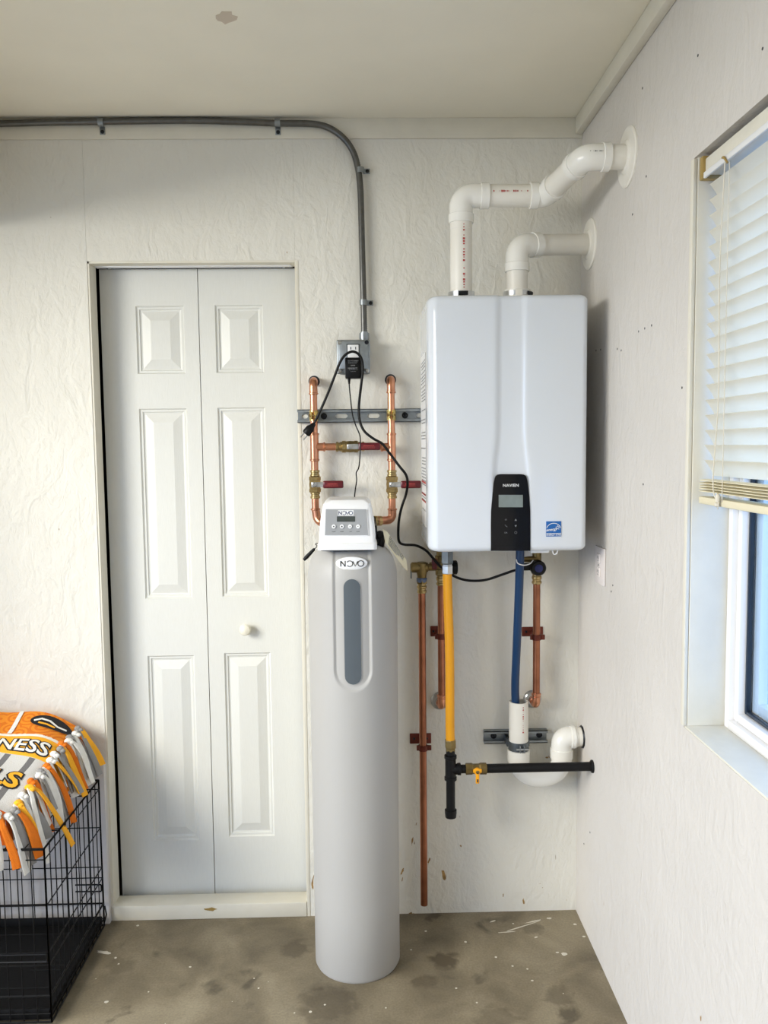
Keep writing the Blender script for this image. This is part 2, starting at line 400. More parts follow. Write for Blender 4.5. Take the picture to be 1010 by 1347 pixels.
cw.box((DX0-0.2, 0.86, 0), (DX1+0.2, 0.9, H)).box((DX0-0.24, WT, 0), (DX0-0.2, 0.9, H)).box((DX1+0.2, WT, 0), (DX1+0.24, 0.9, H))
struct('wall_closet', cw, 'dark')
# left wall with the open garage doorway the daylight comes through
GY0, GY1, GZ = -3.9, -0.75, 2.25
lw = MB(); lw.box((XL-0.14, YF, GZ), (XL, 0, H)).box((XL-0.14, YF, 0), (XL, GY0, GZ)).box((XL-0.14, GY1, 0), (XL, 0, GZ))
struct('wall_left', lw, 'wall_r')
struct('shade_board', MB().box((XL, -4.5, 2.20), (-1.19, -0.012, 2.27)), 'trim')   # unseen board along the open left side, added to shade the upper wall
struct('wall_front', MB().box((XL-0.14, YF-0.14, 0), (XR+0.14, YF, H)), 'wall')
# right wall with the window
WY0, WZ0, WZ1 = PX(902, 800).y, PX(900, 957).z, PX(928, 195).z
WY1 = WY0-0.95; RW = 0.15
rw = MB()
rw.box((XR, YF, 0), (XR+RW, WY1, H)).box((XR, WY0, 0), (XR+RW, 0.14, H)).box((XR, WY1, 0), (XR+RW, WY0, WZ0)).box((XR, WY1, WZ1), (XR+RW, WY0, H))
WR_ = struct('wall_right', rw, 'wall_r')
gp = MB(); gp.box((XR+RW, -14, -0.45), (14, 14, -0.3)); struct('ground_snow', gp, 'snow')
gp = MB(); gp.box((-16, -14, -0.2), (XL-0.14, 14, -0.02)); struct('ground_driveway', gp, 'drive')
# dried paint drips and smears on the concrete, nail holes in the side wall
MT['scuff'] = mat('scuffed_paint', (206, 192, 172), 0.8)
MT['paint'] = mat('dried_paint', (206, 200, 186), 0.6)
def blob(c, rx, ry, rot=0.0, sd=0):
    rnd = random.Random(sd); o = []
    for k_ in range(14):
        a = 2*math.pi*k_/14; q_ = rnd.uniform(.7, 1.15); x, y = rx*q_*math.cos(a), ry*q_*math.sin(a)
        o.append(V((c.x+x*math.cos(rot)-y*math.sin(rot), c.y+x*math.sin(rot)+y*math.cos(rot), 0.0)))
    return o
for i, (px, py, rx, ry, rot) in enumerate(((742, 1255, .009, .008, 0), (733, 1253, .005, .003, 0), (686, 1219, .062, .0022, .42), (702, 1212, .03, .003, .3), (668, 1226, .03, .002, .1), (705, 1233, .006, .003, .3),
        (722, 1208, .008, .005, 0), (756, 1216, .006, .005, 0), (768, 1232, .005, .004, 0), (137, 1253, .026, .007, -.25), (152, 1260, .004, .004, 0), (156, 1268, .003, .003, 0), (140, 1318, .006, .005, 0), (648, 1212, .012, .003, .4), (560, 1225, .004, .004, 0), (600, 1300, .003, .003, 0), (700, 1290, .004, .003, 0), (340, 1300, .003, .003, 0), (250, 1272, .004, .003, 0))):
    obj('paint_splash', MB().prism(blob(PZ(px, py), rx, ry, rot, i), (0, 0, .0007)), 'paint', FLOOR)
for i, (px, py) in enumerate(((840, 436), (848, 432), (857, 428), (812, 459), (817, 461), (784, 461), (790, 460), (846, 637), (897, 510), (806, 770), (804, 778), (850, 232), (832, 282), (918, 73), (1003, 64), (845, 116), (768, 1110), (776, 1095))):
    c_ = PX(px, py); obj('nail_hole', MB().lathe((XR-0.0006, c_.y, c_.z), (1, 0, 0), [(0, .0028), (.0008, .0028)], 8), 'ink', WR_)
cpt = PZ(297, 23, H); obj('scuff_patch', MB().prism([V((q_.x, q_.y, H-.0006)) for q_ in blob(cpt, .024, .030, .4, 77)], (0, 0, .0008)), 'scuff', CEIL)
# boards under the ceiling
zb = P(400, 183.5).z
struct('trim_1', MB().box((XL, -0.009, zb), (XR, 0, H), 0.0015), 'trim')
struct('trim_2', MB().box((XR-0.024, YF, H-0.05), (XR, -0.009, H), 0.004), 'trim')
# low stem wall left of the door, behind the crate
struct('trim_3', MB().box((XL, -0.022, 0), (DX0-0.001, 0, 0.535), 0.004), 'stem')
# strip right of the door
struct('trim_4', MB().box((DX1+0.001, -0.0012, 0), (P(393.5, 400).x, 0.0, P(390, 343).z), 0.0005), 'trim')
# bifold door with jambs, sill and track
LY = 0.095
dr = structroot('door_1', (DX0, 0, 0))
zs = P(280, 1189).z                                # sill top, front edge
jb = MB(); jb.box((DX0-0.001, 0.002, 0), (DX0+0.006, WT, DZ1+0.004)); obj('jamb', jb, 'trim', dr)
obj('jamb', MB().box((DX1-0.0005, 0.002, 0), (DX1+0.001, WT, DZ1)), 'trim', dr)
obj('head_jamb', MB().box((DX0, 0.002, DZ1-0.006), (DX1, WT, DZ1+0.004)), 'trim', dr)
obj('sill', MB().box((DX0, -0.004, 0), (DX1, WT, zs), 0.003), 'trim', dr, label='white painted wooden sill with chipped paint')
chp = P(277, 1196, -.004); obj('bare_chip', MB().prism([V((chp.x+.022*math.cos(a)*q_, -.0046, chp.z+.006*math.sin(a)*q_)) for a, q_ in ((0, 1), (.7, .8), (1.4, 1.1), (2.1, .7), (2.8, 1.1), (3.5, .9), (4.2, .8), (5, 1.2), (5.7, .7))], (0, .001, 0)), 'ambra', dr, label='bare wood where the sill paint has chipped off')
tz0 = P(250, 350.6, 0.062).z
tk = MB(); tk.box((DX0+0.012, 0.040, tz0), (DX1-0.02, 0.062, DZ1-0.007), 0.002); tkb = obj('track', tk, 'white_pl', dr)
obj('end_bracket', MB().box((DX1-0.03, 0.038, tz0-0.004), (DX1-0.012, 0.0645, DZ1-0.007), 0.002), 'white_pl', tkb)
for px in (143, 373):
    p = P(px, 352, LY+0.01); obj('pivot_pin', MB().cyl((p.x, LY+0.017, p.z-0.02), (p.x, LY+0.017, tz0+0.03), 0.004, 10), 'steel', tkb)
lz1 = P(200, 354, LY).z; lz0 = P(280, 1177, LY).z
lx0 = P(130, 353, LY).x; lxm = P(259.5, 353, LY).x; lx1 = DX1-0.004
def leaf(x0, x1, panels):
    xs = [x0, panels[0][0], panels[0][1], x1]; zs_ = [lz0]
    for p in panels[::-1]: zs_ += [p[2], p[3]]
    zs_.append(lz1)
    b = MB(); bm = b.bm
    def cell(i, j): return i == 1 and j in (1, 3, 5)
    vv = {}
    for i, x in enumerate(xs):
        for j, z in enumerate(zs_): vv[i, j] = bm.verts.new((x, LY, z))
    for i in range(3):
        for j in range(len(zs_)-1):
            if not cell(i, j): bm.faces.new((vv[i, j], vv[i+1, j], vv[i+1, j+1], vv[i, j+1]))
    # outer edge thickness
    ring = [(x0, lz0), (x1, lz0), (x1, lz1), (x0, lz1)]
    b.loops([[V((x, LY, z)) for x, z in ring], [V((x, LY+0.034, z)) for x, z in ring]], cap0=False)
    bmesh.ops.remove_doubles(bm, verts=bm.verts[:], dist=1e-6)
    lf = obj('leaf', b, 'door', dr, recalc=False)
    for (px0, px1, pz0, pz1) in panels:
        rg = []
        for ins, dep in ((0, 0), (0.004, 0.0055), (0.010, 0.0055), (0.012, 0.009), (0.017, 0.010), (0.044, 0.002), (0.0455, 0.0015)):
            rg.append([V((px0+ins, LY+dep, pz0+ins)), V((px1-ins, LY+dep, pz0+ins)), V((px1-ins, LY+dep, pz1-ins)), V((px0+ins, LY+dep, pz1-ins))])
        obj('raised_panel', MB().loops(rg, cap0=False), 'doorh', lf, sharp=8)
    return lf
def pan_rows(xa, xb, rows):
    x0 = P(xa, 447, LY).x; x1 = P(xb, 447, LY).x
    return [(x0, x1, P(250, b, LY).z, P(250, a, LY).z) for a, b in rows]
leaf(lx0, lxm-0.0012, pan_rows(179.5, 243, [(402, 491.5), (537, 787), (862, 1105)]))
lf2 = leaf(lxm+0.0012, lx1, pan_rows(283.5, 346.5, [(401.5, 491), (536.5, 786), (860, 1102)]))
k = P(322, 829, LY-0.03)
obj('knob', MB().lathe((k.x, LY, k.z), (0, -1, 0), [(0, 0.009), (0.008, 0.0075), (0.012, 0.012), (0.018, 0.0175), (0.026, 0.019), (0.032, 0.016), (0.036, 0.008), (0.037, 0.0)], 24), 'knob', lf2, label='round cream door knob')

# ------------------------------------------------------------------ window and blind
wn = structroot('window_1', (XR+RW, WY0, WZ0))
fx = 0.085                                            # depth of the vinyl frame behind the wall face
def frame(x0, x1, ins, wd, name, m):
    y0, y1, z0, z1 = WY1+ins, WY0-ins, WZ0+ins, WZ1-ins
    b = MB()
    b.box((x0, y1-wd, z0), (x1, y1, z1), 0.003).box((x0, y0, z0), (x1, y0+wd, z1), 0.003)
    b.box((x0, y0+wd, z0), (x1, y1-wd, z0+wd), 0.003).box((x0, y0+wd, z1-wd), (x1, y1-wd, z1), 0.003)
    return obj(name, b, m, wn)
frame(XR+fx, XR+RW, 0.0, 0.022, 'window_frame', 'vinyl')
frame(XR+fx+0.012, XR+RW-0.01, 0.022, 0.018, 'sash', 'vinyl')
frame(XR+fx+0.026, XR+fx+0.038, 0.040, 0.008, 'gasket', 'gasket')
frame(XR+fx+0.041, XR+RW-0.004, 0.040, 0.030, 'outer_sash', 'vinyl')
obj('pane', MB().box((XR+fx+0.036, WY1+0.05, WZ0+0.05), (XR+fx+0.039, WY0-0.05, WZ1-0.05)), 'glass', wn)
obj('sill_board', MB().box((XR+0.001, WY1+0.001, WZ0-0.004), (XR+fx, WY0-0.001, WZ0+0.004), 0.002), 'trim', wn)
obj('jamb_board', MB().box((XR+0.006, WY0-0.006, WZ0+0.004), (XR+fx, WY0+0.001, WZ1), 0.001), 'trim', wn)
obj('bead', MB().box((XR-0.003, WY0-0.004, WZ0+0.004), (XR+0.005, WY0+0.012, WZ1-0.002), 0.001), 'trim', wn)

BX = XR+0.034                                          # blind hangs in the reveal
by1 = WY0-0.022; by0 = WY1+0.02
bl = thing('window_blind', 'white horizontal slat blind half lowered in the window on the right', 'blind', (BX, (by0+by1)/2, WZ1))
hr = MB(); hr.box((BX-0.026, by0, WZ1-0.045), (BX+0.026, by1-0.012, WZ1-0.012), 0.004); hd = obj('headrail', hr, 'trim', bl)
obj('valance_lip', MB().box((BX-0.030, by0, WZ1-0.052), (BX-0.024, by1-0.014, WZ1-0.040), 0.002), 'white_pl', hd)
obj('bracket', MB().box((BX-0.031, by1-0.012, WZ1-0.052), (BX+0.028, by1+0.004, WZ1-0.006), 0.003), 'ambra', bl, label='yellowed plastic mounting bracket')
st_top = PX(925, 629, BX).z; st_bot = PX(925, 661, BX).z
def slat_mb(z, tilt, y0=by0, y1=by1, half=0.019):
    b = MB(); rings = []
    pts = []
    for s in range(7):
        t = -1+2*s/6; u = t*half; c = 0.0022*(1-t*t)
        pts.append((u, c))
    pts = [(u, c+0.0007) for u, c in pts]+[(u, c-0.0007) for u, c in pts[::-1]]
    ca, sa = math.cos(tilt), math.sin(tilt)
    for yy in (y0, y1): rings.append([V((BX+u*ca-c*sa, yy, z+u*sa+c*ca)) for u, c in pts])
    return b.loops(rings)
n_sl = 19; ztop = WZ1-0.062; pitch = (ztop-(st_top+0.004))/n_sl
first = None
for i in range(n_sl):
    z = ztop-pitch*(i+0.4)
    if first is None:
        first = obj('slat', slat_mb(z, -1.0), 'blind', bl); z_first = z
    else:
        c = first.copy(); COL.objects.link(c); c.parent = bl; c.location = (0, 0, z-z_first)
zz = st_top
for i in range(5):
    z = st_top-0.003-i*0.0056
    o = obj('slat', slat_mb(z, 0.03*random.uniform(-1, 1), by0, by1+0.004*random.uniform(0, 1)), 'blind_s', bl, label='ivory slat lying in the gathered stack at the bottom')
obj('bottom_rail', MB().box((BX-0.020, by0, st_bot), (BX+0.020, by1+0.002, st_bot+0.015), 0.003), 'blind_s', bl)
ly = PX(973, 260, BX).y
for dx in (-0.021, 0.021):
    obj('ladder_cord', MB().tube([(BX+dx, ly, WZ1-0.05), (BX+dx, ly, st_bot+0.01)], 0.0009, 6), 'cordw', bl)
pc = spline([(BX-0.028, ly+0.004, WZ1-0.052), (BX-0.030, ly+0.012, 1.85), (BX-0.028, ly+0.010, 1.62), (BX-0.030, ly+0.022, st_top-0.004), (BX-0.027, ly+0.004, st_bot+0.01), (BX-0.025, ly+0.010, st_bot-0.004)])
obj('pull_cord', MB().tube(pc, 0.0013, 6), 'cordw', bl)
obj('knot', MB().sphere((BX-0.027, ly+0.006, st_bot+0.018), 0.006, 10, (0.8, 1, 1.6)).sphere((BX-0.027, ly+0.010, st_bot+0.005), 0.005, 10), 'cordw', bl)
obj('cord_guide', MB().tube(fillet([(BX-0.030, ly-0.012, WZ1-0.058), (BX-0.034, ly-0.004, WZ1-0.045), (BX-0.032, ly+0.006, WZ1-0.043)], 0.004), 0.0022, 8), 'ambra', bl)

# wall outlet on the right wall
oc = (PX(784, 744)+PX(797, 742))/2; oy0, oy1 = PX(797, 742).y, PX(784.5, 744).y; oz1, oz0 = PX(790, 719).z, PX(790, 768).z
ot = thing('wall_outlet', 'white duplex outlet plate low on the right wall beside the heater', 'outlet', (XR, oc.y, oc.z))
obj('cover_plate', MB().box((XR-0.006, oy0, oz0), (XR, oy1, oz1), 0.003), 'outlet', ot)
for s in (-1, 1):
    c = oc.z+s*0.020
    rc = obj('receptacle', MB().box((XR-0.009, oc.y-0.016, c-0.0135), (XR-0.005, oc.y+0.016, c+0.0135), 0.004, 3), 'outlet', ot)
    sl = MB()
    for q in (-0.0065, 0.0065): sl.box((XR-0.0094, oc.y+q-0.0012, c-0.002), (XR-0.0088, oc.y+q+0.0012, c+0.006))
    sl.cyl((XR-0.0094, oc.y, c-0.007), (XR-0.0088, oc.y, c-0.007), 0.0022, 10)
    obj('slots', sl, 'ink', rc)
obj('screw', MB().cyl((XR-0.0085, oc.y, oc.z), (XR-0.006, oc.y, oc.z), 0.003, 10), 'steel', ot)

# ------------------------------------------------------------------ conduit and junction box
CYD = -0.021
cd = thing('electrical_conduit', 'grey flexible metal conduit running under the ceiling and down to the box', 'conduit', P(478, 300, -0.0))
top = [P(px, py, CYD) for px, py in ((-120, 165), (0, 162.5), (60, 161), (130, 160), (240, 158.5), (310, 160), (365, 162), (410, 163))]
arc = [P(px, py, CYD) for px, py in ((432, 168), (450, 180), (463, 197), (470, 218), (474, 250), (476, 320), (478, 395), (479, 442))]
path = resample(spline(top+arc, 12), 0.0032)
obj('conduit', MB().tube(path, [0.0102 if i % 2 else 0.0088 for i in range(len(path))], 12), 'cond', cd, sharp=60)
def strap(px, py, vertical):
    p = P(px, py, CYD); b = MB()
    n = 10
    for (a0, a1) in ((0, 1),):
        rg = []
        for kx in range(n+1):
            a = math.pi*kx/n
            o1 = V((0, -math.sin(a), math.cos(a))) if not vertical else V((math.cos(a), -math.sin(a), 0))
            ax = V((1, 0, 0)) if not vertical else V((0, 0, 1))
            rg.append([p+o1*0.0105-ax*0.008, p+o1*0.0105+ax*0.008, p+o1*0.0122+ax*0.008, p+o1*0.0122-ax*0.008])
        b.loops(rg)
    if vertical: b.box((p.x+0.009, -0.012, p.z-0.008), (p.x+0.030, -0.0095, p.z+0.008), 0.001)
    else: b.box((p.x-0.008, -0.012, p.z-0.032), (p.x+0.008, -0.0095, p.z-0.009), 0.001)
    o = obj('strap', b, 'galv', cd)
    c = V((p.x+0.022, -0.012, p.z)) if vertical else V((p.x, -0.012, p.z-0.024))
    obj('screw', MB().lathe(c, (0, -1, 0), [(0, 0.006), (0.002, 0.0055), (0.004, 0.003)], 12), 'bolt', o)
strap(133, 161, False); strap(365, 161.5, False); strap(473.5, 224, True); strap(478, 398, True)
cp = P(479, 441, CYD); j1z = P(486.5, 446.5, -0.062).z
obj('connector', MB().lathe((cp.x, CYD, j1z-0.002), (0, 0, 1), [(0, 0.014), (0.008, 0.014), (0.008, 0.0155), (0.026, 0.0155), (0.026, 0.012), (0.030, 0.012)], 16), 'galv', cd)

JY = -0.062
j0 = P(443, 492, JY); j1 = P(486.5, 446.5, JY); jc = (j0+j1)/2
jb = thing('junction_box', 'square grey metal outlet box on the back wall above the softener', 'electrical box', (jc.x, 0, jc.z))
bx = MB(); bx.box((j0.x+0.003, JY+0.006, j0.z+0.003), (j1.x-0.003, 0, j1.z-0.003), 0.006, 3); bd = obj('box_body', bx, 'galvd', jb)
cv = MB(); cv.box((j0.x, JY, j0.z), (j1.x, JY+0.008, j1.z), 0.005, 3); cvo = obj('cover', cv, 'galv', jb)
obj('raised_face', MB().box((j0.x+0.006, JY-0.006, j0.z+0.013), (j1.x-0.006, JY+0.001, j1.z-0.004), 0.004, 2), 'galv', cvo)
for sx in (0, 1):
    for sz in (0, 1):
        x = j0.x+0.010 if not sx else j1.x-0.010; z = j0.z+0.009 if not sz else j1.z-0.009
        obj('screw', MB().lathe((x, JY-0.004, z), (0, -1, 0), [(-0.002, 0.0065), (0.002, 0.0065), (0.0045, 0.004)], 14), 'steel' if not (sx and sz) else 'bolt', cvo)
r0 = P(457.5, 482, JY-0.007); r1 = P(471.5, 453.5, JY-0.007); rc_ = (r0+r1)/2
rcp = obj('receptacle', MB().box((r0.x, JY-0.010, r0.z), (r1.x, JY-0.004, r1.z), 0.002), 'white_pl', jb)
sl = MB()
for s in (-1, 1):
    q = P(464.5+s*3.2, 458, JY-0.01); sl.box((q.x-0.0013, JY-0.0105, q.z-0.004), (q.x+0.0013, JY-0.0095, q.z+0.004))
obj('slots', sl, 'ink', rcp)
bk = MB()
obj('receptacle_frame', bk.box((r0.x-0.004, JY-0.0075, r0.z-0.004), (r1.x+0.004, JY-0.0055, r1.z+0.003), 0.001), 'galvd', jb)

AY0, AY1 = JY-0.008, JY-0.050
a0 = P(454, 497.5, AY1); a1 = P(475, 470, AY1)
ad = thing('power_adapter', 'black plug-in power adapter in the outlet box with thin cord to the softener', 'adapter', ((a0.x+a1.x)/2, AY1, a0.z))
ab = obj('adapter_body', MB().box((a0.x, AY1, a0.z), (a1.x, AY0, a1.z), 0.003, 2), 'black', ad)
mk = MB(); AF = AY1-0.0004
def ad_fn(x, z): return V((a0.x+x, AF, a1.z-z))
wdt = a1.x-a0.x
for (ry, x0, x1, h) in ((0.009, .18, .30, .003), (0.009, .34, .52, .002), (0.009, .56, .82, .0028), (0.013, .2, .78, .0014), (0.017, .2, .72, .0012), (0.022, .36, .62, .004), (0.030, .18, .62, .0045), (0.030, .64, .76, .003), (0.036, .24, .8, .0012), (0.041, .34, .66, .0012)):
    x = x0
    while x < x1:
        dx_ = random.uniform(.03, .07)
        mk.quad(ad_fn(x*wdt, ry), ad_fn(min(x+dx_, x1)*wdt, ry), ad_fn(min(x+dx_, x1)*wdt, ry+h*0.8), ad_fn(x*wdt, ry+h*0.8)); x += dx_+.02
obj('print', mk, 'grey_ink', ab)
q = P(459, 498, AY1+0.015)
cpth = spline([q, P(459.3, 506, -.10), P(460.5, 520, -.095), P(463.5, 545, -.09), P(468, 560, -.09), P(473, 572, -.095), P(474, 582, -.10), P(473, 605, -.10), P(471.5, 616, -.11), P(468.5, 622, -.115), P(469, 632, -.12), P(467, 646, -.15), P(466, 658, -.20), P(466, 664, -.215)], 7)
obj('cord', MB().tube(cpth, 0.0019, 8), 'rubber', ad)
obj('strain_relief', MB().tube([q+V((0, 0, 0.002)), P(459.3, 505, -.10)], [0.005, 0.0028], 10), 'rubber', ad)

# heater power cord hanging over the adapter
pcd = thing('power_lead', 'thick black power cord draped over the adapter with unplugged end', 'cord', P(464, 462, -.12))
pp = [P(412.5, 558, -.085), P(420, 543, -.09), P(431, 518, -.10), P(440, 495, -.115), P(447, 477, -.122), P(454, 467, -.126), P(463, 462.5, -.128), P(471, 465.5, -.128), P(476, 474, -.126), P(477, 488, -.124), P(474.5, 510, -.12), P(472, 535, -.11), P(473, 553, -.11), P(479, 567, -.115), P(491, 577, -.12), P(503, 584, -.12), P(513, 597, -.12), P(525, 613, -.125), P(533.5, 624, -.125), P(536, 635, -.11), P(534, 650, -.09), P(528, 668, -.085), P(524.5, 686, -.085), P(523.8, 706, -.085), P(526, 714, -.085), P(533, 716.5, -.085), P(547, 717.5, -.09), P(560, 724, -.10), P(570, 735, -.115), P(580, 746, -.12), P(592, 755, -.12), P(606, 761.5, -.12), P(622, 764, -.12), P(640, 762.5, -.12), P(660, 756, -.125), P(676, 750.5, -.13), P(690, 747.5, -.135)]
obj('cable', MB().tube(spline(pp, 7), 0.0040, 10), 'rubber', pcd, sharp=60)
pa, pb = P(413.5, 557, -.085), P(402, 571, -.085)
dv = (pb-pa)
pl = obj('plug', MB().tube([pa, pa+dv*.25, pa+dv*.45, pa+dv*.9, pb], [0.006, 0.008, 0.013, 0.0135, 0.011], 14, squash=(1, .8)), 'rubber', pcd)
sd = V((dv.z, 0, -dv.x)).normalized()
for s in (-0.006, 0.006):
    obj('prong', MB().tube([pb+sd*s, pb+sd*s+dv.normalized()*0.017], 0.0022, 6), 'steel', pl)

# ------------------------------------------------------------------ strut channels
def strut(name, label, x0, x1, zc, dep, slots, bolts, hh=0.0205):
    t = thing(name, label, 'bracket', ((x0+x1)/2, 0, zc))
    b = MB(); bm = b.bm; th = 0.0025
    # slotted back plate (grid with slot cells left open), flanges and turned-in lips
    xs = [x0]; holes = []
    for s0, s1 in slots: xs += [s0, s1]
    xs.append(x1)
    for i in range(len(xs)-1):
        if i % 2 == 0: b.box((xs[i], -th-0.001, zc-hh), (xs[i+1], -0.001, zc+hh))
        else:
            b.box((xs[i], -th-0.001, zc+0.007), (xs[i+1], -0.001, zc+hh)); b.box((xs[i], -th-0.001, zc-hh), (xs[i+1], -0.001, zc-0.007))
            for s in (-1, 1):     # rounded slot ends
                e = xs[i] if s < 0 else xs[i+1]
                pts = [V((e, -th-0.001, zc+0.007)), V((e, -th-0.001, zc-0.007))]
                for sg in (-1, 1):
                    tri = [V((e, -th-0.001, zc+sg*0.007)), V((e-s*0.006, -th-0.001, zc+sg*0.007)), V((e-s*0.002, -th-0.001, zc+sg*0.0045)), V((e, -th-0.001, zc+sg*0.0015))]
                    b.prism(tri, (0, th, 0))
    for s in (-1, 1):
        b.box((x0, -dep, zc+s*hh-(th if s > 0 else 0)), (x1, -0.001, zc+s*hh+(th if s < 0 else 0)))
        b.box((x0, -dep, zc+s*hh-(0.0085 if s > 0 else 0)), (x1, -dep+th, zc+s*hh+(0.0085 if s < 0 else 0)))
    ch = obj('channel', b, 'galv', t, sharp=20)
    for bxx in bolts:
        wv = obj('bolt', MB().lathe((bxx, -0.003, zc), (0, -1, 0), [(0, 0.010), (0.002, 0.010), (0.002, 0.0055), (0.007, 0.005), (0.008, 0.002)], 12), 'bolt', t)
    return t
PYD = -0.046
sz = P(450, 547, -.02).z
ux0, ux1 = P(391, 547, -.024).x, P(640, 547, -.024).x
sx = lambda px: P(px, 547, -.003).x
strut('strut_channel', 'long slotted steel channel across the two copper pipes', ux0, ux1, sz, 0.025,
      [(sx(397), sx(405)), (sx(441), sx(457)), (sx(483), sx(499)), (sx(547), sx(560)), (sx(590), sx(606))], [sx(426), sx(532.5)])
lz = P(680, 968, -.01).z
strut('strut_channel', 'short slotted steel channel behind the white standpipe', P(637, 968, -.024).x, P(720.5, 968, -.024).x, lz, 0.022, [], [P(649, 968, -.003).x, P(709, 968, -.003).x])

# ------------------------------------------------------------------ copper risers with tees and ball valves
PR = 0.0112
def bead(b, c, ax, r, w_=0.006):
    b.lathe(V(c)-V(ax).normalized()*w_/2, ax, [(0, r*0.9), (w_*.25, r), (w_*.75, r), (w_, r*.9)], 18)
def riser(label, px_t, top_py, px, vz, tee_py, side, bot):
    x = P(px, 590, PYD).x; Z = lambda py: P(px, py, PYD).z
    t = thing('copper_riser', label, 'pipe', (x, 0, Z(600)), 'copper risers above the softener')
    zt = Z(top_py)
    e = fillet([(x, 0.012, zt), (x, PYD, zt), (x, PYD, Z(top_py+17))], 0.026, 8)
    eb = MB().tube(e, 0.0128, 18); bead(eb, (x, PYD, Z(top_py+17)), (0, 0, 1), 0.0148); bead(eb, (x, PYD, Z(top_py+14)), (0, 0, 1), 0.0135, .004)
    obj('elbow', eb, 'copper', t)
    obj('wall_hole', MB().lathe((x, 0.0, zt+0.002), (0, -1, 0), [(0, 0.0175), (0.0012, 0.0175), (0.0012, 0.012)], 24), 'ink', t, label='dark gap round the pipe where it leaves the wall')
    obj('pipe', MB().cyl((x, PYD, Z(top_py+15)), (x, PYD, Z(tee_py-18)), PR), 'copper', t)
    tb = MB(); tb.cyl((x, PYD, Z(tee_py-17)), (x, PYD, Z(tee_py+19)), 0.0132, 20, 0.001)
    bead(tb, (x, PYD, Z(tee_py-17)), (0, 0, 1), 0.0150); bead(tb, (x, PYD, Z(tee_py+17)), (0, 0, 1), 0.0150)
    zx = Z(tee_py); L_ = 0.034
    tb.cyl((x, PYD, zx), (x+side*L_, PYD, zx), 0.0125, 20, 0.001); bead(tb, (x+side*L_*.88, PYD, zx), (1, 0, 0), 0.0145)
    obj('tee', tb, 'copper', t)
    obj('pipe', MB().cyl((x, PYD, Z(tee_py+16)), (x, PYD, Z(vz-18)), PR), 'copper', t)
    # below the valve: stub and elbow to the softener
    ze = bot[-1][2] if False else Z(690)
    obj('pipe', MB().cyl((x, PYD, Z(vz+18)), (x, PYD, Z(vz+34)), PR), 'copper', t)
    pth = fillet([(x, PYD, Z(vz+32))]+bot, 0.022, 8)
    lb = MB().tube(pth, 0.0128, 18); bead(lb, (x, PYD, Z(vz+33)), (0, 0, 1), 0.0150); bead(lb, pth[-1], (pth[-1]-pth[-2]), 0.0150)
    obj('elbow', lb, 'copper', t)
    return t, x, Z
zL = P(415, 687, PYD).z
tL, xl, ZL = riser('left copper riser with a tee, nearest the white door', 411, 501, 413.5, 637, 588, 1, [(P(416, 600, PYD).x, PYD, zL), (P(416, 600, PYD).x+0.05, -0.085, zL)])
zR = P(515, 684, PYD).z
tR, xr, ZR = riser('right copper riser with a tee, between softener and heater', 514.5, 499, 515, 637, 588, -1, [(P(515, 600, PYD).x, PYD, zR), (P(515, 600, PYD).x-0.046, -0.07, zR)])
obj('nut', MB().lathe((xr-0.036, -0.066, zR), (-1, -0.5, 0), [(0, 0.0155), (0.010, 0.0155), (0.010, 0.013), (0.016, 0.0165), (0.024, 0.0165)], 10), 'brass', tR)
zx = ZL(588)
xv0, xv1 = P(441, 588, PYD).x, P(480, 588, PYD).x
obj('bypass_pipe', MB().cyl((xl+0.028, PYD, zx), (xv0+0.003, PYD, zx), PR), 'copper', tL)
obj('bypass_pipe', MB().cyl((xv1-0.003, PYD, zx), (xr-0.028, PYD, zx), PR), 'copper', tR)
def valve(label, c, ax, hl=0.0):
    c = V(c); ax = V(ax).normalized(); t = thing('ball_valve', label, 'valve', c, 'red handled ball valves')
    ends = [(-0.044, 0.0125), (-0.043, 0.0150), (-0.037, 0.0150), (-0.036, 0.0130), (-0.031, 0.0130), (-0.030, 0.0150), (-0.026, 0.0150), (-0.025, 0.0135), (-0.020, 0.0135)]
    b = MB().lathe(c, ax, ends+[(-q_, r_) for q_, r_ in ends[::-1]], 20)
    obj('body', b, 'brass', t)
    hx = MB(); hx.lathe(c, ax, [(-0.026, 0.015), (-0.024, 0.0192), (-0.014, 0.0195), (-0.013, 0.0178), (0.0, 0.0190), (0.012, 0.0178), (0.013, 0.0195), (0.023, 0.0192), (0.025, 0.015)], 8)
    obj('hex_body', hx, 'brass', t, sharp=15)
    s = MB().cyl(c+V((0, -0.014, 0)), c+V((0, -0.027, 0)), 0.008, 16, 0.001); obj('stem', s, 'brass', t)
    lv = MB(); lv.box(c+V((-0.009, -0.030, -0.008)), c+V((0.030, -0.027, 0.008)), 0.001); ho = obj('lever', lv, 'steel', t)
    obj('nut', MB().lathe(c+V((0, -0.030, 0)), (0, -1, 0), [(0, 0.0085), (0.005, 0.0085), (0.0065, 0.006)], 6), 'steel', ho)
    L0, L1 = c.x+0.026, c.x+0.088+hl
    gr = MB(); gr.box((L0, c.y-0.034, c.z-0.0115), (L1, c.y-0.024, c.z+0.0115), 0.0045, 3); gp_ = obj('grip', gr, 'redh', t)
    mk = MB(); yy = c.y-0.0343
    for row, (zo, hgt) in enumerate(((0.0035, 0.0028), (-0.001, 0.0012), (-0.004, 0.0012))):
        x = L0+0.008+(0.006 if row == 0 else 0)
        while x < L1-0.018:
            dx_ = random.uniform(0.002, 0.004); mk.quad(V((x, yy, c.z+zo)), V((x+dx_, yy, c.z+zo)), V((x+dx_, yy, c.z+zo-hgt)), V((x, yy, c.z+zo-hgt))); x += dx_+0.0012
    obj('print', mk, 'red_ink', gp_)
    return t
valve('ball valve with red lever on the left copper riser, above the softener', (xl, PYD, ZL(637)), (0, 0, 1))
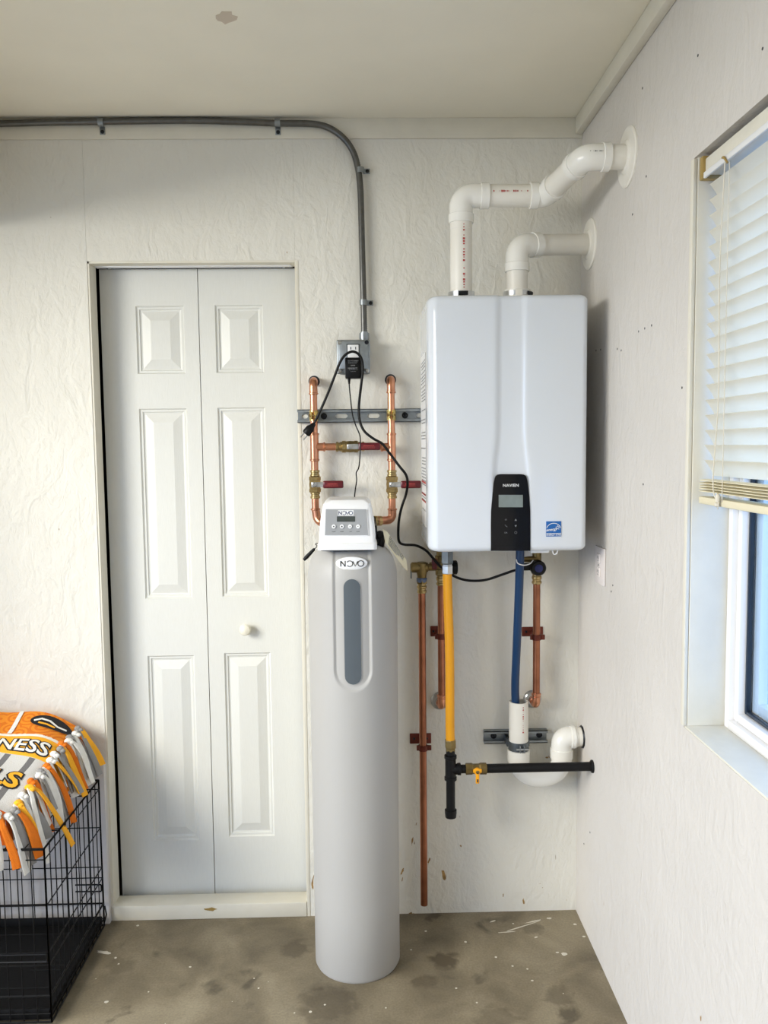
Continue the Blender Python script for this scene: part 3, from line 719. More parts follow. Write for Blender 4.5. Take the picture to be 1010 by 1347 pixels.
valve('ball valve with red lever on the right copper riser, pointing at heater', (xr, PYD, ZR(637)), (0, 0, 1))
valve('ball valve with red lever on the level bypass between the risers', ((xv0+xv1)/2, PYD, zx), (1, 0, 0), 0.004)
for nm, x in (('left', xl), ('right', xr)):
    t = thing('pipe_clamp', 'yellow zinc strut clamp holding the %s copper riser' % nm, 'clamp', (x, PYD, sz), 'clamps on the long channel')
    for s in (-1, 1):
        b = MB(); rg = []
        for kx in range(9):
            a = math.radians(10+80*kx/8.)
            o1 = V((s*math.sin(a), -math.cos(a), 0)); p = V((x, PYD, sz))
            rg.append([p+o1*0.0118-V((0, 0, 0.016)), p+o1*0.0118+V((0, 0, 0.016)), p+o1*0.0138+V((0, 0, 0.016)), p+o1*0.0138-V((0, 0, 0.016))])
        b.loops(rg); b.box((x+s*0.0128-0.001, PYD, sz-0.016), (x+s*0.0128+0.001, -0.018, sz+0.016))
        b.box((x+s*0.006-0.001, PYD-0.026, sz-0.011), (x+s*0.006+0.001, PYD-0.011, sz+0.011), 0.0005)
        obj('clamp_half', b, 'zincy', t)
    obj('bolt', MB().lathe((x-0.014, PYD-0.019, sz), (1, 0, 0), [(0, 0.005), (0.006, 0.005), (0.006, 0.003), (0.026, 0.003)], 10), 'brass', t)

# ------------------------------------------------------------------ water heater
HY = -0.338; HB = -0.02
hx0, hx1 = P(562.5, 560, HY+0.02).x, P(773, 560, HY+0.0).x
hz1, hz0 = P(670, 388, HY+0.012).z, P(670, 725, HY+0.012).z
hc = (hx0+hx1)/2
wh = thing('water_heater', 'white wall-hung tankless water heater with black control panel in the corner', 'water heater', (hc, HB, hz0))
gx = P(672.5, 480, HY).x; gz = P(672, 625, HY).z
hwid = (hx1-hx0)/2; RCR = 0.028
prof_z = []
def hring(z, ins):
    hw = P(689.5, 480, HY).x-gx
    hw = hw + 0.012*smoothstep(gz+0.16, gz-0.01, z)**1.6
    dp = 0.0065*(1-smoothstep(gz-0.02, gz-0.05, z))
    pts = []
    # left back, left side, front-left corner, front with recessed centre band, front-right corner, right back
    yb = HB-0.012
    pts.append((hx0, yb)); pts.append((hx0, HY+RCR*1.8))
    for k_ in range(9):
        a = math.pi/2*k_/8; pts.append((hx0+RCR*(1-math.cos(a)), HY+RCR*1.8*(1-math.sin(a))))
    for fx_, dd in ((-0.5, 0), (-hw/1-0.018, 0), (-hw-0.012, 0), (-hw-0.006, 0.12), (-hw, .5), (-hw+0.006, .88), (-hw+0.012, 1), (0, 1), (hw-0.010, 1), (hw-0.005, .88), (hw, .5), (hw+0.005, .12), (hw+0.010, 0), (hw+0.018, 0)):
        if fx_ == -0.5: continue
        pts.append((gx+fx_, HY+dp*dd))
    for k_ in range(9):
        a = math.pi/2*k_/8; pts.append((hx1-RCR*.6*(1-math.sin(a)), HY+RCR*.6*(1-math.cos(a))))
    pts.append((hx1, yb))
    sx_ = (hwid-ins)/hwid
    return [V((hc+(x-hc)*sx_, yb+(y-yb)*((yb-HY)-ins)/(yb-HY), z)) for x, y in pts]
rings = []; RB = 0.016
zlist = []
for k_ in range(7):
    a = math.pi/2*k_/6; zlist.append((hz0+RB*(1-math.sin(a)), RB*(1-math.cos(a)) if False else RB*(1-math.sin(math.pi/2*k_/6))*0 + RB*(1-math.cos(math.pi/2-a))))
zl = []
for k_ in range(7):
    a = math.pi/2*k_/6; zl.append((hz0+RB*(1-math.cos(a)), RB*(1-math.sin(a))))
for k_ in range(1, 24): zl.append((hz0+RB+(hz1-hz0-2*RB)*k_/24, 0))
for k_ in range(7):
    a = math.pi/2*k_/6; zl.append((hz1-RB*(1-math.sin(a)), RB*(1-math.cos(a))))
case = obj('casing', MB().loops([hring(z, i_) for z, i_ in zl]), 'heater', wh, sharp=40)
obj('back_plate', MB().box((hx0+0.008, HB-0.014, hz0+0.006), (hx1-0.008, -0.001, hz1-0.006), 0.002), 'heater_side', wh)
# printed side label on the left side
lb = MB(); xs_ = hx0-0.0004
def sfn(y, z): return V((xs_, y, z))
lab = obj('side_label', MB().quad(sfn(-.25, hz0+.06), sfn(-.06, hz0+.06), sfn(-.06, hz1-.14), sfn(-.25, hz1-.14)), 'white_pl', wh, label='printed white label on the left side')
mk = MB(); xs2 = hx0-0.0008
zz = hz1-0.16
while zz > hz0+0.08:
    y = -.24
    while y < -.09:
        d = random.uniform(.01, .05)
        mk.quad(V((xs2, y, zz)), V((xs2, min(y+d, -.07), zz)), V((xs2, min(y+d, -.07), zz-.0035)), V((xs2, y, zz-.0035))); y += d+.01
    zz -= random.choice((.009, .009, .012, .028))
obj('label_print', mk, 'grey_ink', lab)
mk = MB()
for zc in (hz0+.19, hz0+.155, hz0+.135): mk.quad(V((xs2, -.24, zc)), V((xs2, -.07, zc)), V((xs2, -.07, zc-.006)), V((xs2, -.24, zc-.006)))
obj('warning_print', mk, 'red_ink', lab)
# control panel
YP = HY-0.0015
outl = [(645.6, 724.6), (645.5, 690), (645.8, 671.6), (647.6, 651), (649.2, 636), (650.6, 629.5), (652, 626.2), (654.5, 624.3), (659, 623.7), (685, 623.7), (689, 624.3), (691.5, 626), (693, 629.5), (694.4, 636), (696, 651), (697.4, 671.6), (697.6, 690), (697.6, 724.6)]
cp_ = obj('control_panel', MB().prism([P(a, b, YP) for a, b in outl], (0, 0.008, 0)), 'gloss_black', wh, label='glossy black control panel')
YQ = YP-0.0004
def onp(px, py): return P(px, py, YQ)
def pfn(cx_, cy_, sc_=1.0):
    c = P(cx_, cy_, YQ); return lambda x, z: V((c.x+x*sc_, YQ, c.z+z*sc_))
obj('display', MB().quad(onp(655.8, 667.2), onp(687.6, 667.2), onp(687.6, 651), onp(655.8, 651)), 'lcd2', cp_)
obj('logo', MB().text('N A V I E N'.replace(' ', '\u200a') if False else 'NAVIEN', 0.0112, lambda x, z: pfn(671.8, 638.6)(x*1.12, z), bold=0.0001), 'white_ink', cp_)
ic = MB()
def tri(px, py, up):
    s = 1 if up else -1
    ic.bm.faces.new([ic.bm.verts.new(pfn(px, py)(*q)) for q in ((-.0032, -s*.0026), (.0032, -s*.0026), (0, s*.003))])
tri(678.3, 683.8, True); tri(678.3, 692, False)
ic.text('F1', 0.006, pfn(665.5, 683.8)); ic.text('OK', 0.006, pfn(665.3, 700.8))
ic.ribbon([(-.0035, .0025), (-.0005, .0025), (-.0005, -.001), (.003, -.001), (.003, -.003)], .0008, pfn(665.5, 692))
ic.ribbon([(.0032*math.cos(a*.35), .0032*math.sin(a*.35)) for a in range(18)], .0007, pfn(678.3, 700.5), closed=True)
obj('button_marks', ic, 'grey_ink', cp_)
# efficiency sticker
s0, s1 = P(718.3, 705.8, YQ), P(738, 685.6, YQ)
stk = obj('energy_sticker', MB().box((s0.x, YQ, s0.z), (s1.x, HY+0.0005, s1.z)), 'blue_st', wh, label='small blue energy sticker with white lettering')
YS = YQ-0.0003; sw = s1.x-s0.x; shh = s1.z-s0.z
def stf(x, z): return V(((s0.x+s1.x)/2+x, YS, (s0.z+s1.z)/2+z))
e = MB()
e.ribbon([(sw*.47*math.cos(a), -sh_+sw*.40*math.sin(a)) for sh_ in (shh*.02,) for a in [math.radians(12+156*q/16) for q in range(17)]], sw*.035, stf)
e.ribbon([(-sw*.5, -shh*.30), (sw*.5, -shh*.30)], sw*.03, stf)
e.text('ENERGY STAR', sw*.155, lambda x, z: stf(x, z-shh*.40), bold=0.0001)
e.text('energy', sw*.27, lambda x, z: stf(x-sw*.12+z*.3, z-shh*.04+x*.12), bold=0.0001)
star = []
for q in range(11):
    a = math.pi/2+q*math.pi/5; r = sw*.15 if q % 2 == 0 else sw*.065; star.append((sw*.27+r*math.cos(a), shh*.08+r*math.sin(a)))
e.ribbon(star, sw*.03, stf)
obj('sticker_print', e, 'white_ink', stk)
# top screws and bottom fittings of the casing
obj('cover_screw', MB().lathe((P(733, 386, -.2).x, -.2, hz1), (0, 0, 1), [(-.002, .006), (.004, .006), (.006, .003)], 10), 'bolt', wh)
obj('rating_bracket', MB().box((P(697, 0+727, -.30).x, -.315, hz0-0.008), (P(721, 727, -.30).x, -.27, hz0+0.004), 0.002), 'heater_side', wh)
obj('cover_latch', MB().tube(fillet([P(726, 722, -.31), P(728, 729, -.31), P(732, 729, -.31), P(734, 722, -.31)], 0.004), 0.002, 8), 'heater_side', wh)

# ------------------------------------------------------------------ vent pipes
VR = 0.0302
def dashes(path_fn, n, col, parent, name='print', size=0.005, seed=1):
    rnd = random.Random(seed); mk = MB(); t = 0.0
    for i in range(n):
        w_ = rnd.uniform(0.3, 1.0)
        if rnd.random() < 0.82:
            mk.bm.faces.new([mk.bm.verts.new(path_fn((i+a)/n, b)) for a, b in ((0.05, -size*w_/1.6), (0.05+0.75*w_, -size*w_/1.6), (0.05+0.75*w_, size*w_/1.6), (0.05, size*w_/1.6))])
    return obj(name, mk, col, parent)
def collar(b, c, ax, r=0.0345, w_=0.024):
    ax = V(ax).normalized(); b.lathe(V(c)-ax*w_/2, ax, [(0, VR), (0.0, r-0.001), (0.001, r), (w_-0.001, r), (w_, r-0.001), (w_, VR)], 28)
EY = -0.25
ex = P(606.5, 330, EY).x; ezH = P(660, 257.5, EY).z
ev = thing('exhaust_vent_pipe', 'tall white vent pipe stepping over to the round plate near the ceiling', 'vent pipe', (ex, EY, hz1))
wall_c = V((XR, -0.452, 2.252))
b1 = P(717, 257.5, EY)
b1 = V((b1.x, EY, ezH)); b2 = V((0.565, -0.452, 2.252))
zc0 = P(606, 288, EY).z; xh0 = P(637, 257, EY).x; xh1 = P(700, 257, EY).x
obj('pipe', MB().cyl((ex, EY, hz1+0.0005), (ex, EY, zc0+0.01), VR, 28), 'pvc', ev)
el = MB().tube(fillet([(ex, EY, zc0-0.002), (ex, EY, ezH), (xh0+0.002, EY, ezH)], 0.052, 10), 0.0325, 28); collar(el, (ex, EY, zc0), (0, 0, 1), .0352); collar(el, (xh0, EY, ezH), (1, 0, 0), .0352)
obj('elbow', el, 'pvc2', ev)
hp = obj('pipe', MB().cyl((xh0-0.01, EY, ezH), (xh1+0.01, EY, ezH), VR, 28), 'pvc', ev)
dg = (b2-b1).normalized()
e1 = MB().tube(fillet([(xh1-0.002, EY, ezH), b1, b1+dg*0.05], 0.06, 8), 0.0325, 28); collar(e1, (xh1+0.004, EY, ezH), (1, 0, 0), .0352); collar(e1, b1+dg*0.05, dg, .0352, .018)
obj('elbow', e1, 'pvc2', ev)
obj('pipe', MB().cyl(b1+dg*.04, b2-dg*.03, VR, 28), 'pvc', ev)
e2 = MB().tube(fillet([b2-dg*0.045, b2, b2+V((0.05, 0, 0))], 0.06, 8), 0.0325, 28); collar(e2, b2-dg*.045, dg, .0352, .02); collar(e2, b2+V((0.052, 0, 0)), (1, 0, 0), .0352, .02)
e2o = obj('elbow', e2, 'pvc2', ev)
obj('pipe', MB().cyl(b2+V((0.05, 0, 0)), wall_c+V((0.01, 0, 0)), VR, 28), 'pvc', ev)
def rosette(parent, c, r=0.074):
    obj('wall_plate', MB().lathe(c, (-1, 0, 0), [(0, r), (0.003, r), (0.006, r-0.004), (0.007, VR+0.012), (0.012, VR+0.006), (0.012, VR)], 40), 'pvc', parent, label='round white wall plate')
rosette(ev, wall_c)
# red print marks on the pipes, dark ones on the elbow
vp = obj('pipe_sleeve', MB().cyl((ex, EY, zc0-0.03), (ex, EY, zc0-0.012), VR+0.0006, 28), 'pvc', ev)
dashes(lambda s, t: V((ex+t+0.004, EY-math.sqrt((VR+.0010)**2-(t+.004)**2), zc0-0.02-s*(zc0-0.03-hz1))), 26, 'red_ink', vp, seed=3)
dashes(lambda s, t: V((xh0+0.02+s*(xh1-xh0-0.035), EY-math.sqrt((VR+.001)**2-(t+.004)**2), ezH+t+.004)), 18, 'red_ink', hp, seed=5)
dashes(lambda s, t: V((b2.x+0.004+s*.035, b2.y-.0338, b2.z+.004+t*.6)), 9, 'ink', e2o, size=.004, seed=9)
cl = obj('hose_clamp', MB().lathe((ex, EY, hz1+0.001), (0, 0, 1), [(0, .0365), (.020, .0365), (.020, .031), (0, .031)], 28), 'steel', ev)
obj('clamp_screw', MB().cyl((ex-0.012, EY-0.037, hz1+.013), (ex+0.014, EY-0.040, hz1+.013), 0.006, 10), 'bolt', cl)

IY = -0.205
ix = P(680, 350, IY).x; izH = P(740, 322.5, IY).z
iv = thing('intake_vent_pipe', 'short white vent pipe bending into the lower round wall plate', 'vent pipe', (ix, IY, hz1))
# drift back to the lower plate while running right
w2 = V((XR, -0.098, P(770, 322, -0.098).z))
w2 = V((XR, IY+0.02, PX(775, 322).z)); w2.y = -0.10
ic0 = P(680, 352, IY).z
turn = (w2-V((ix, IY, izH))); turn.normalize()
el = MB().tube(fillet([(ix, IY, ic0-0.002), (ix, IY, izH), V((ix, IY, izH))+turn*0.064], 0.052, 10), 0.0325, 28)
collar(el, (ix, IY, ic0), (0, 0, 1), .0352); collar(el, V((ix, IY, izH))+turn*0.062, turn, .0352)
obj('elbow', el, 'pvc2', iv)
obj('pipe', MB().cyl(V((ix, IY, izH))+turn*0.05, w2+turn*.012, VR, 28), 'pvc', iv)
obj('pipe', MB().cyl((ix, IY, hz1+.0005), (ix, IY, ic0), VR, 28), 'pvc', iv)
obj('socket', MB().lathe((ix, IY, hz1+.0003), (0, 0, 1), [(0, .040), (.012, .040), (.013, .037), (.034, .037), (.034, .030)], 28), 'pvc2', iv)
cl = obj('hose_clamp', MB().lathe((ix, IY, hz1+0.016), (0, 0, 1), [(0, .0395), (.013, .0395), (.013, .036), (0, .036)], 28), 'steel', iv)
obj('clamp_screw', MB().cyl((ix+0.024, IY-0.030, hz1+.022), (ix+0.038, IY-0.016, hz1+.022), 0.006, 10), 'bolt', cl)
obj('clamp_tab', MB().box((ix-.012, IY-.044, hz1+.001), (ix+.008, IY-.038, hz1+.032), .001), 'pvc', cl)
rosette(iv, w2)

# ------------------------------------------------------------------ water softener
TX, TY, TR = -0.0405, -0.226, 0.1262
tz_sh = P(462, 745, TY).z; tz1 = P(462, 716, TY).z
ws = thing('water_softener', 'tall grey cylindrical water softener standing on the concrete floor', 'water softener', (TX, TY, 0))
pz1, pz0 = P(462, 727, TY-TR).z, P(462, 909, TY-TR).z            # recessed front channel, U-shaped
phw = 0.0555
def radius(z):
    r = TR*(1.0+0.018*smoothstep(0.2, 1.15, z))
    if z < 0.008: r -= 0.004*(1-z/0.008)
    if z > tz_sh-0.03:
        t = min(1, (z-(tz_sh-0.03))/(tz1-tz_sh+0.03)); r -= 0.055*(1-math.sqrt(max(0, 1-t*t)))
    return r
def recess(s, z):
    zc = pz0+phw
    d = (math.hypot(s, zc-z) if z < zc else abs(s))-phw
    return 0.0065*(1-smoothstep(-0.007, 0.001, d))
def tank_pt(th, z, off=0.0):
    r = radius(z); s = th*r
    r = r-recess(s, z)+off
    return V((TX+r*math.sin(th), TY-r*math.cos(th), z))
ths = []
q = -math.pi
while q < math.pi-1e-6:
    ths.append(q); q += 0.012 if abs(q) < 0.62 else 0.06
zsl = [0, 0.003, 0.008, 0.2, 0.4, 0.6, pz0-0.03]
z = pz0-0.015
while z < tz1-0.001: zsl.append(z); z += 0.0045 if z < pz0+0.09 or z > tz_sh-0.04 else 0.02
zsl.append(tz1)
obj('tank', MB().loops([[tank_pt(t, z) for t in ths] for z in zsl]), 'tank', ws, sharp=50)
# dark strip, badge
def on_tank(zc, off): return lambda x, z: tank_pt(x/TR, zc+z, off)
sa, sb = P(462, 901, TY-TR).z, P(462, 762, TY-TR).z; shw = 0.0240
def strip_outline(hw, za, zb_, n=10):
    o = []
    for k_ in range(n+1): a = math.pi+math.pi*k_/n; o.append((hw*math.cos(a), za+hw+hw*math.sin(a)))
    m_ = 8
    for k_ in range(1, m_): o.append((hw, za+hw+(zb_-za-2*hw)*k_/m_))
    for k_ in range(n+1): a = math.pi*k_/n; o.append((hw*math.cos(a), zb_-hw+hw*math.sin(a)))
    for k_ in range(1, m_): o.append((-hw, zb_-hw-(zb_-za-2*hw)*k_/m_))
    return o
def plate(outl, off, thk, mapf):
    inner = [(x*0.35, (z-zc_)*0.9+zc_) for x, z in outl for zc_ in (sum(p[1] for p in outl)/len(outl),)]
    return MB().loops([[mapf(x, z, off-thk) for x, z in outl], [mapf(x, z, off) for x, z in outl], [mapf(x, z, off) for x, z in inner]], cap0=False)
mapt = lambda x, z, off: tank_pt(x/TR, z, off)
obj('strip_bezel', plate(strip_outline(shw+.0022, sa-.002, sb+.002), 0.0012, 0.003, mapt), 'tank', ws)
obj('dark_strip', plate(strip_outline(shw-.0005, sa, sb), 0.0022, 0.003, mapt), 'strip', ws, label='dark slate vertical strip')
bz = P(462.5, 742, TY-TR).z; bw, bh = 0.0435, 0.0185
ell = [(bw*math.cos(2*math.pi*k_/36), bz+bh*math.sin(2*math.pi*k_/36)) for k_ in range(36)]
# the badge is a nearly flat oval plate set on the recess
fy = tank_pt(0.0, bz).y-0.0025
def badge_map(x, z, off): return V((TX+x, fy+x*x*2.6-off, z))
bd_ = MB().loops([[badge_map(x, z, -0.010) for x, z in ell], [badge_map(x, z, 0.002) for x, z in ell], [badge_map(x*.94, bz+(z-bz)*.88, 0.0034) for x, z in ell], [badge_map(x*.4, bz+(z-bz)*.4, 0.0040) for x, z in ell]], cap0=False)
bdo = obj('badge', bd_, 'white_pl', ws, label='oval white badge with NOVO lettering')
def novo(b, s, fn, wd):
    arcp = lambda cx_, a0, a1, r=0.5, n=20: [(cx_+r*math.cos(math.radians(a0+(a1-a0)*k_/n)), r*math.sin(math.radians(a0+(a1-a0)*k_/n))) for k_ in range(n+1)]
    sc2 = lambda pts: [(x*s, z*s) for x, z in pts]
    b.ribbon(sc2([(-2.0, -.5), (-2.0, .5)]), wd, fn); b.ribbon(sc2([(-2.0, .5), (-1.25, -.5)]), wd, fn); b.ribbon(sc2([(-1.25, -.5), (-1.25, .5)]), wd, fn)
    b.ribbon(sc2(arcp(-.5, 150, -140)), wd*.9, fn)
    b.ribbon(sc2([(0.02, .42), (.42, -.48), (.84, .42)]), wd, fn)
    b.ribbon(sc2(arcp(1.35, 0, 342)), wd, fn, closed=True)
    return b
obj('badge_lettering', novo(MB(), 0.0165, lambda x, z: badge_map(x+.003, bz+z*.95, 0.0046), 0.0024), 'ink', bdo)
# control head: lofted housing
hyF0, hyF1 = -0.352, -0.325
hb_z, ht_z = P(456, 723.5, hyF0).z, P(456, 657.5, hyF1+.02).z
fr_n = V((0, -(ht_z-hb_z), (hyF1-hyF0)*1.0)); fr_n = V((0, -(ht_z-hb_z), (hyF1-hyF0))).normalized()
bl_, br_ = P(418.5, 722, hyF0).x, P(495, 722, hyF0).x
tl_, tr_ = P(425.5, 659, hyF1).x, P(487.0, 659, hyF1).x
def rrect(x0, x1, y0, y1, r, z, n=5):
    o = []
    for cx_, cy_, a0 in ((x1-r, y0+r, -90), (x1-r, y1-r, 0), (x0+r, y1-r, 90), (x0+r, y0+r, 180)):
        for k_ in range(n+1):
            a = math.radians(a0+90*k_/n); o.append(V((cx_+r*math.cos(a), cy_+r*math.sin(a), z)))
    return o
rg = []
split_z = P(456, 714.5, hyF0).z
for k_ in range(15):
    t = k_/14; z = hb_z+(ht_z-hb_z)*t
    bul = 0.010*math.sin(math.pi*t)**1.0*(t > 0)
    x0 = bl_+(tl_-bl_)*t-bul*.35*(1 if t > .3 else t/.3); x1 = br_+(tr_-br_)*t+bul*.35*(1 if t > .3 else t/.3); yf = hyF0+(hyF1-hyF0)*t
    e_ = 0.010*(max(0, (t-.9)/.1))**2
    rg.append(rrect(x0+e_, x1-e_, yf+e_, -0.155-0.0*t-e_, 0.012, z))
hdo = obj('control_head', MB().loops(rg), 'white_pl', ws, sharp=35, label='white control head with grey keypad')
lipx = MB()
lipx.loops([rrect(bl_-.002, br_+.002, hyF0-.002, -.153, .013, hb_z), rrect(bl_-.002, br_+.002, hyF0-.002, -.153, .013, split_z-.002), rrect(bl_, br_, hyF0, -.155, .012, split_z)])
obj('head_base', lipx, 'white_pl', ws)
obj('head_gasket', MB().loops([rrect(bl_+.006, br_-.006, hyF0+.012, -.16, .012, tz1-.004), rrect(bl_+.006, br_-.006, hyF0+.012, -.16, .012, hb_z+.002)]), 'black', ws)
pf0 = V((0, hyF0-0.0005, hb_z))
def HP(px, py, off=0.0):
    return PP(px, py, pf0+fr_n*off, fr_n)
def hmap(px, py, off): 
    c = HP(px, py, off); upv = V((0, hyF1-hyF0, ht_z-hb_z)).normalized()
    return lambda x, z: c+V((x, 0, 0))+upv*z
kq = [(428.5, 669.8), (481.8, 669.8), (484.0, 704), (427.3, 704)]
def grow(g_): 
    cx_, cy_ = 455.6, 687; return [(cx_+(x-cx_)*g_, cy_+(y-cy_)*g_) for x, y in kq]
obj('keypad_bezel', MB().prism([HP(x, y, 0.0022) for x, y in grow(1.035)], -fr_n*0.006), 'white_pl', hdo)
kp = obj('keypad', MB().prism([HP(x, y, 0.003) for x, y in kq], -fr_n*0.004), 'grey_pl', hdo, label='grey keypad panel with display and four buttons')
hd_obj = lambda name, mb, m: obj(name, mb, m, hdo)
hd_obj('head_display', MB().prism([HP(x, y, 0.0036) for x, y in ((443, 679.2), (467, 679.2), (467, 686.3), (443, 686.3))], -fr_n*0.002), 'lcd')
obj('logo_plate', MB().prism([HP(x, y, 0.0033) for x, y in ((444.5, 671.2), (465, 671.2), (465, 678.2), (444.5, 678.2))], -fr_n*0.001), 'white_pl', hdo)
hd_obj('logo_lettering', novo(MB(), 0.0098, hmap(455, 674.8, .0038), 0.0017), 'navy')
lg = MB()
for i, px in enumerate((438.8, 449.6, 460.2, 470.8)):
    py = 692.6
    f_ = hmap(px, py, .0034)
    hd_obj('button', MB().prism([f_(.0055*math.cos(a*math.pi/8), .0055*math.sin(a*math.pi/8)) for a in range(16)], fr_n*0.002), 'white_pl')
    f2 = hmap(px, py, .0058)
    if i == 0: lg.quad(f2(-.0016, -.0016), f2(.0016, -.0016), f2(.0016, .0016), f2(-.0016, .0016))
    elif i == 1: lg.bm.faces.new([lg.bm.verts.new(f2(*q_)) for q_ in ((-.0022, -.0018), (.0022, -.0018), (.0022, .0004), (0, .0024), (-.0022, .0004))])
    elif i == 2: lg.bm.faces.new([lg.bm.verts.new(f2(*q_)) for q_ in ((-.0017, -.0014), (.0017, -.0014), (0, .0018))])
    else: lg.bm.faces.new([lg.bm.verts.new(f2(*q_)) for q_ in ((-.0017, .0014), (0, -.0018), (.0017, .0014))])
    f3 = hmap(px, 699.3, .0034)
    x = -.0045 if i != 2 else -.001
    while x < .0045:
        d_ = random.uniform(.0008, .0018); lg.quad(f3(x, -.0006), f3(x+d_, -.0006), f3(x+d_, .0007), f3(x, .0007)); x += d_+.0005
hd_obj('button_marks', lg, 'ink')
# black bypass fitting on the right of the head, stub below
bp_ = MB(); bc = P(503, 711, -.24)
bp_.lathe(V((br_-.01, -.24, bc.z)), (1, 0, 0), [(0, .026), (.012, .026), (.014, .021), (.020, .021), (.022, .024), (.030, .024), (.034, .018), (.036, .0)], 12)
bp_.box((br_-.012, -.262, bc.z-.045), (br_+.012, -.215, bc.z-.018), .004).sphere((br_+.012, -.25, bc.z+.016), .014, 12)
bp_.box((br_-.02, -.25, bc.z+.01), (br_+.004, -.05, bc.z+.045), .006)
bp_.box((bl_-.004, -.20, zL-.022), (br_, -.06, zL+.02), .008)
obj('bypass_fitting', bp_, 'black', ws, label='black plastic bypass fitting')

tg = MB(); tp = [P(a, b, y) for a, b, y in ((503.5, 696, -.272), (509.5, 699.5, -.272), (534.5, 736.5, -.21), (536, 751, -.20), (531, 747, -.205), (507, 714, -.268))]
tgo = thing('hanging_tag', 'cream paper tag hanging from the fitting right of the softener head', 'tag', tp[0])
ncard = (tp[2]-tp[0]).cross(tp[5]-tp[0]).normalized(); ncard = ncard if ncard.y < 0 else -ncard
tg.prism(tp, ncard*-0.0008); obj('card', tg, 'tag', tgo, recalc=True)
mk = MB()
A, B = tp[1], tp[2]; C, D = tp[5], tp[4]
for rr_ in range(5):
    s_ = (rr_+.8)/6.2; p0 = A.lerp(C, s_); p1 = B.lerp(D, s_); t = .12
    up_ = (A-C)*0.055
    while t < .86:
        dt = random.uniform(.02, .06)
        mk.quad(*(q_+ncard*0.0012 for q_ in (p0.lerp(p1, t)-up_, p0.lerp(p1, min(t+dt, .88))-up_, p0.lerp(p1, min(t+dt, .88))+up_, p0.lerp(p1, t)+up_))); t += dt+.02
obj('print', mk, 'grey_ink', tgo, recalc=False)

cb = thing('cable_end', 'small black cable end sticking out left of the softener head', 'cable', P(408, 728, -.2))
obj('grip', MB().tube([P(399.5, 736.5, -.20), P(403, 733, -.20), P(413, 722.5, -.20), P(414, 721.5, -.20)], [.0045, .006, .0045, .0015], 12), 'rubber', cb)
obj('wire', MB().tube(spline([P(413.5, 722, -.20), P(416, 720, -.20), P(416.8, 717.5, -.2), P(415.2, 716.2, -.2), P(416.2, 714.6, -.2), P(419, 715, -.19), P(424, 716, -.17)]), .0012, 8), 'rubber', cb)

# ------------------------------------------------------------------ pipes under the heater
def bracket(label, x, y, plate, ring_py, px, grp='copper clamps on the pipes below the heater'):
    """plate = (px0, py0, px1, py1) on the wall, ring round the pipe at (x, y)"""
    a = P(plate[0], plate[3]); b = P(plate[2], plate[1]); z = P(px, ring_py, y).z
    t = thing('pipe_hanger', label, 'clamp', (x, 0, z), grp)
    obj('plate', MB().box((a.x, -0.004, a.z), (b.x, 0, b.z), 0.002), 'clamp', t)
    for s in (.2, .8): obj('screw', MB().lathe((a.x+(b.x-a.x)*s, -.004, (a.z+b.z)/2), (0, -1, 0), [(0, .004), (.002, .0035), (.003, .001)], 10), 'bolt', t)
    sx_ = max(a.x+.008, min(b.x-.008, x))
    obj('stem', MB().tube([(sx_, -0.003, (a.z+b.z)/2), (x, y+0.012, z)], .0045, 8), 'clamp', t)
    obj('ring', MB().lathe((x, y, z-.0085), (0, 0, 1), [(0, .0114), (0, .0142), (.017, .0142), (.017, .0114)], 20, caps=False), 'clamp', t)
    for s in (-1, 1):
        x0, x1 = sorted((x+s*.012, x+s*(.020 if s < 0 else .026)))
        obj('ear', MB().box((x0, y-.0035, z-.0085), (x1, y+.0035, z+.0075), .0015), 'clamp', t)
    return t
# discharge pipe and relief valve
QY = -0.085
dx = P(556.3, 980, QY).x
dp = thing('discharge_pipe', 'long bare copper pipe dropping nearly to the floor beside the softener', 'pipe', (dx, QY, P(558, 1190, QY).z))
zt = P(554, 775, QY).z
obj('pipe', MB().tube([(dx, QY, zt+.01), (dx, QY, P(558, 1190, QY).z)], PR, 20), 'copper_dk', dp)
ad_ = MB().lathe((dx, QY, zt-.012), (0, 0, 1), [(0, .0128), (.004, .0150), (.008, .0150), (.010, .0128), (.014, .0128), (.017, .0150), (.022, .0150), (.024, .013), (.032, .013)], 20)
obj('press_adapter', ad_, 'brass', dp)
rv = thing('relief_valve', 'bronze pressure relief valve with small lever on the left pipe', 'valve', (dx, QY, zt+.02))
zb_ = P(554, 748, QY).z
bo = MB(); bo.lathe((dx, QY, zt+.018), (0, 0, 1), [(0, .017), (.012, .017), (.012, .014), (.02, .014)], 6)
bo.lathe((dx, QY, zt+.034), (0, 0, 1), [(0, .0135), (.010, .0145), (.022, .0175), (.046, .0175), (.050, .013)], 16)
bo.lathe((dx-.034, QY, zb_+.004), (1, 0, 0), [(0, .012), (.004, .016), (.030, .016), (.052, .015), (.054, .011), (.075, .011)], 14)
obj('body', bo, 'brass_dk', rv)
obj('sealing_tape', MB().lathe((dx, QY, zt+.022), (0, 0, 1), [(0, .0150), (.003, .0165), (.011, .0165), (.014, .0145)], 18), 'tape', rv)
l0 = P(540.5, 743, QY); obj('lever', MB().box((l0.x-.002, QY-.006, P(540, 761, QY).z), (l0.x+.002, QY+.006, P(540, 742, QY).z), .0015), 'galvd', rv)
obj('lever_pin', MB().cyl((l0.x, QY, zb_+.006), (dx-.03, QY, zb_+.006), .004, 10), 'brass_dk', rv)
bracket('dark copper hanger on the long discharge pipe, lowest of the three', dx, QY, (539, 964, 567, 978), 983.5, 556)
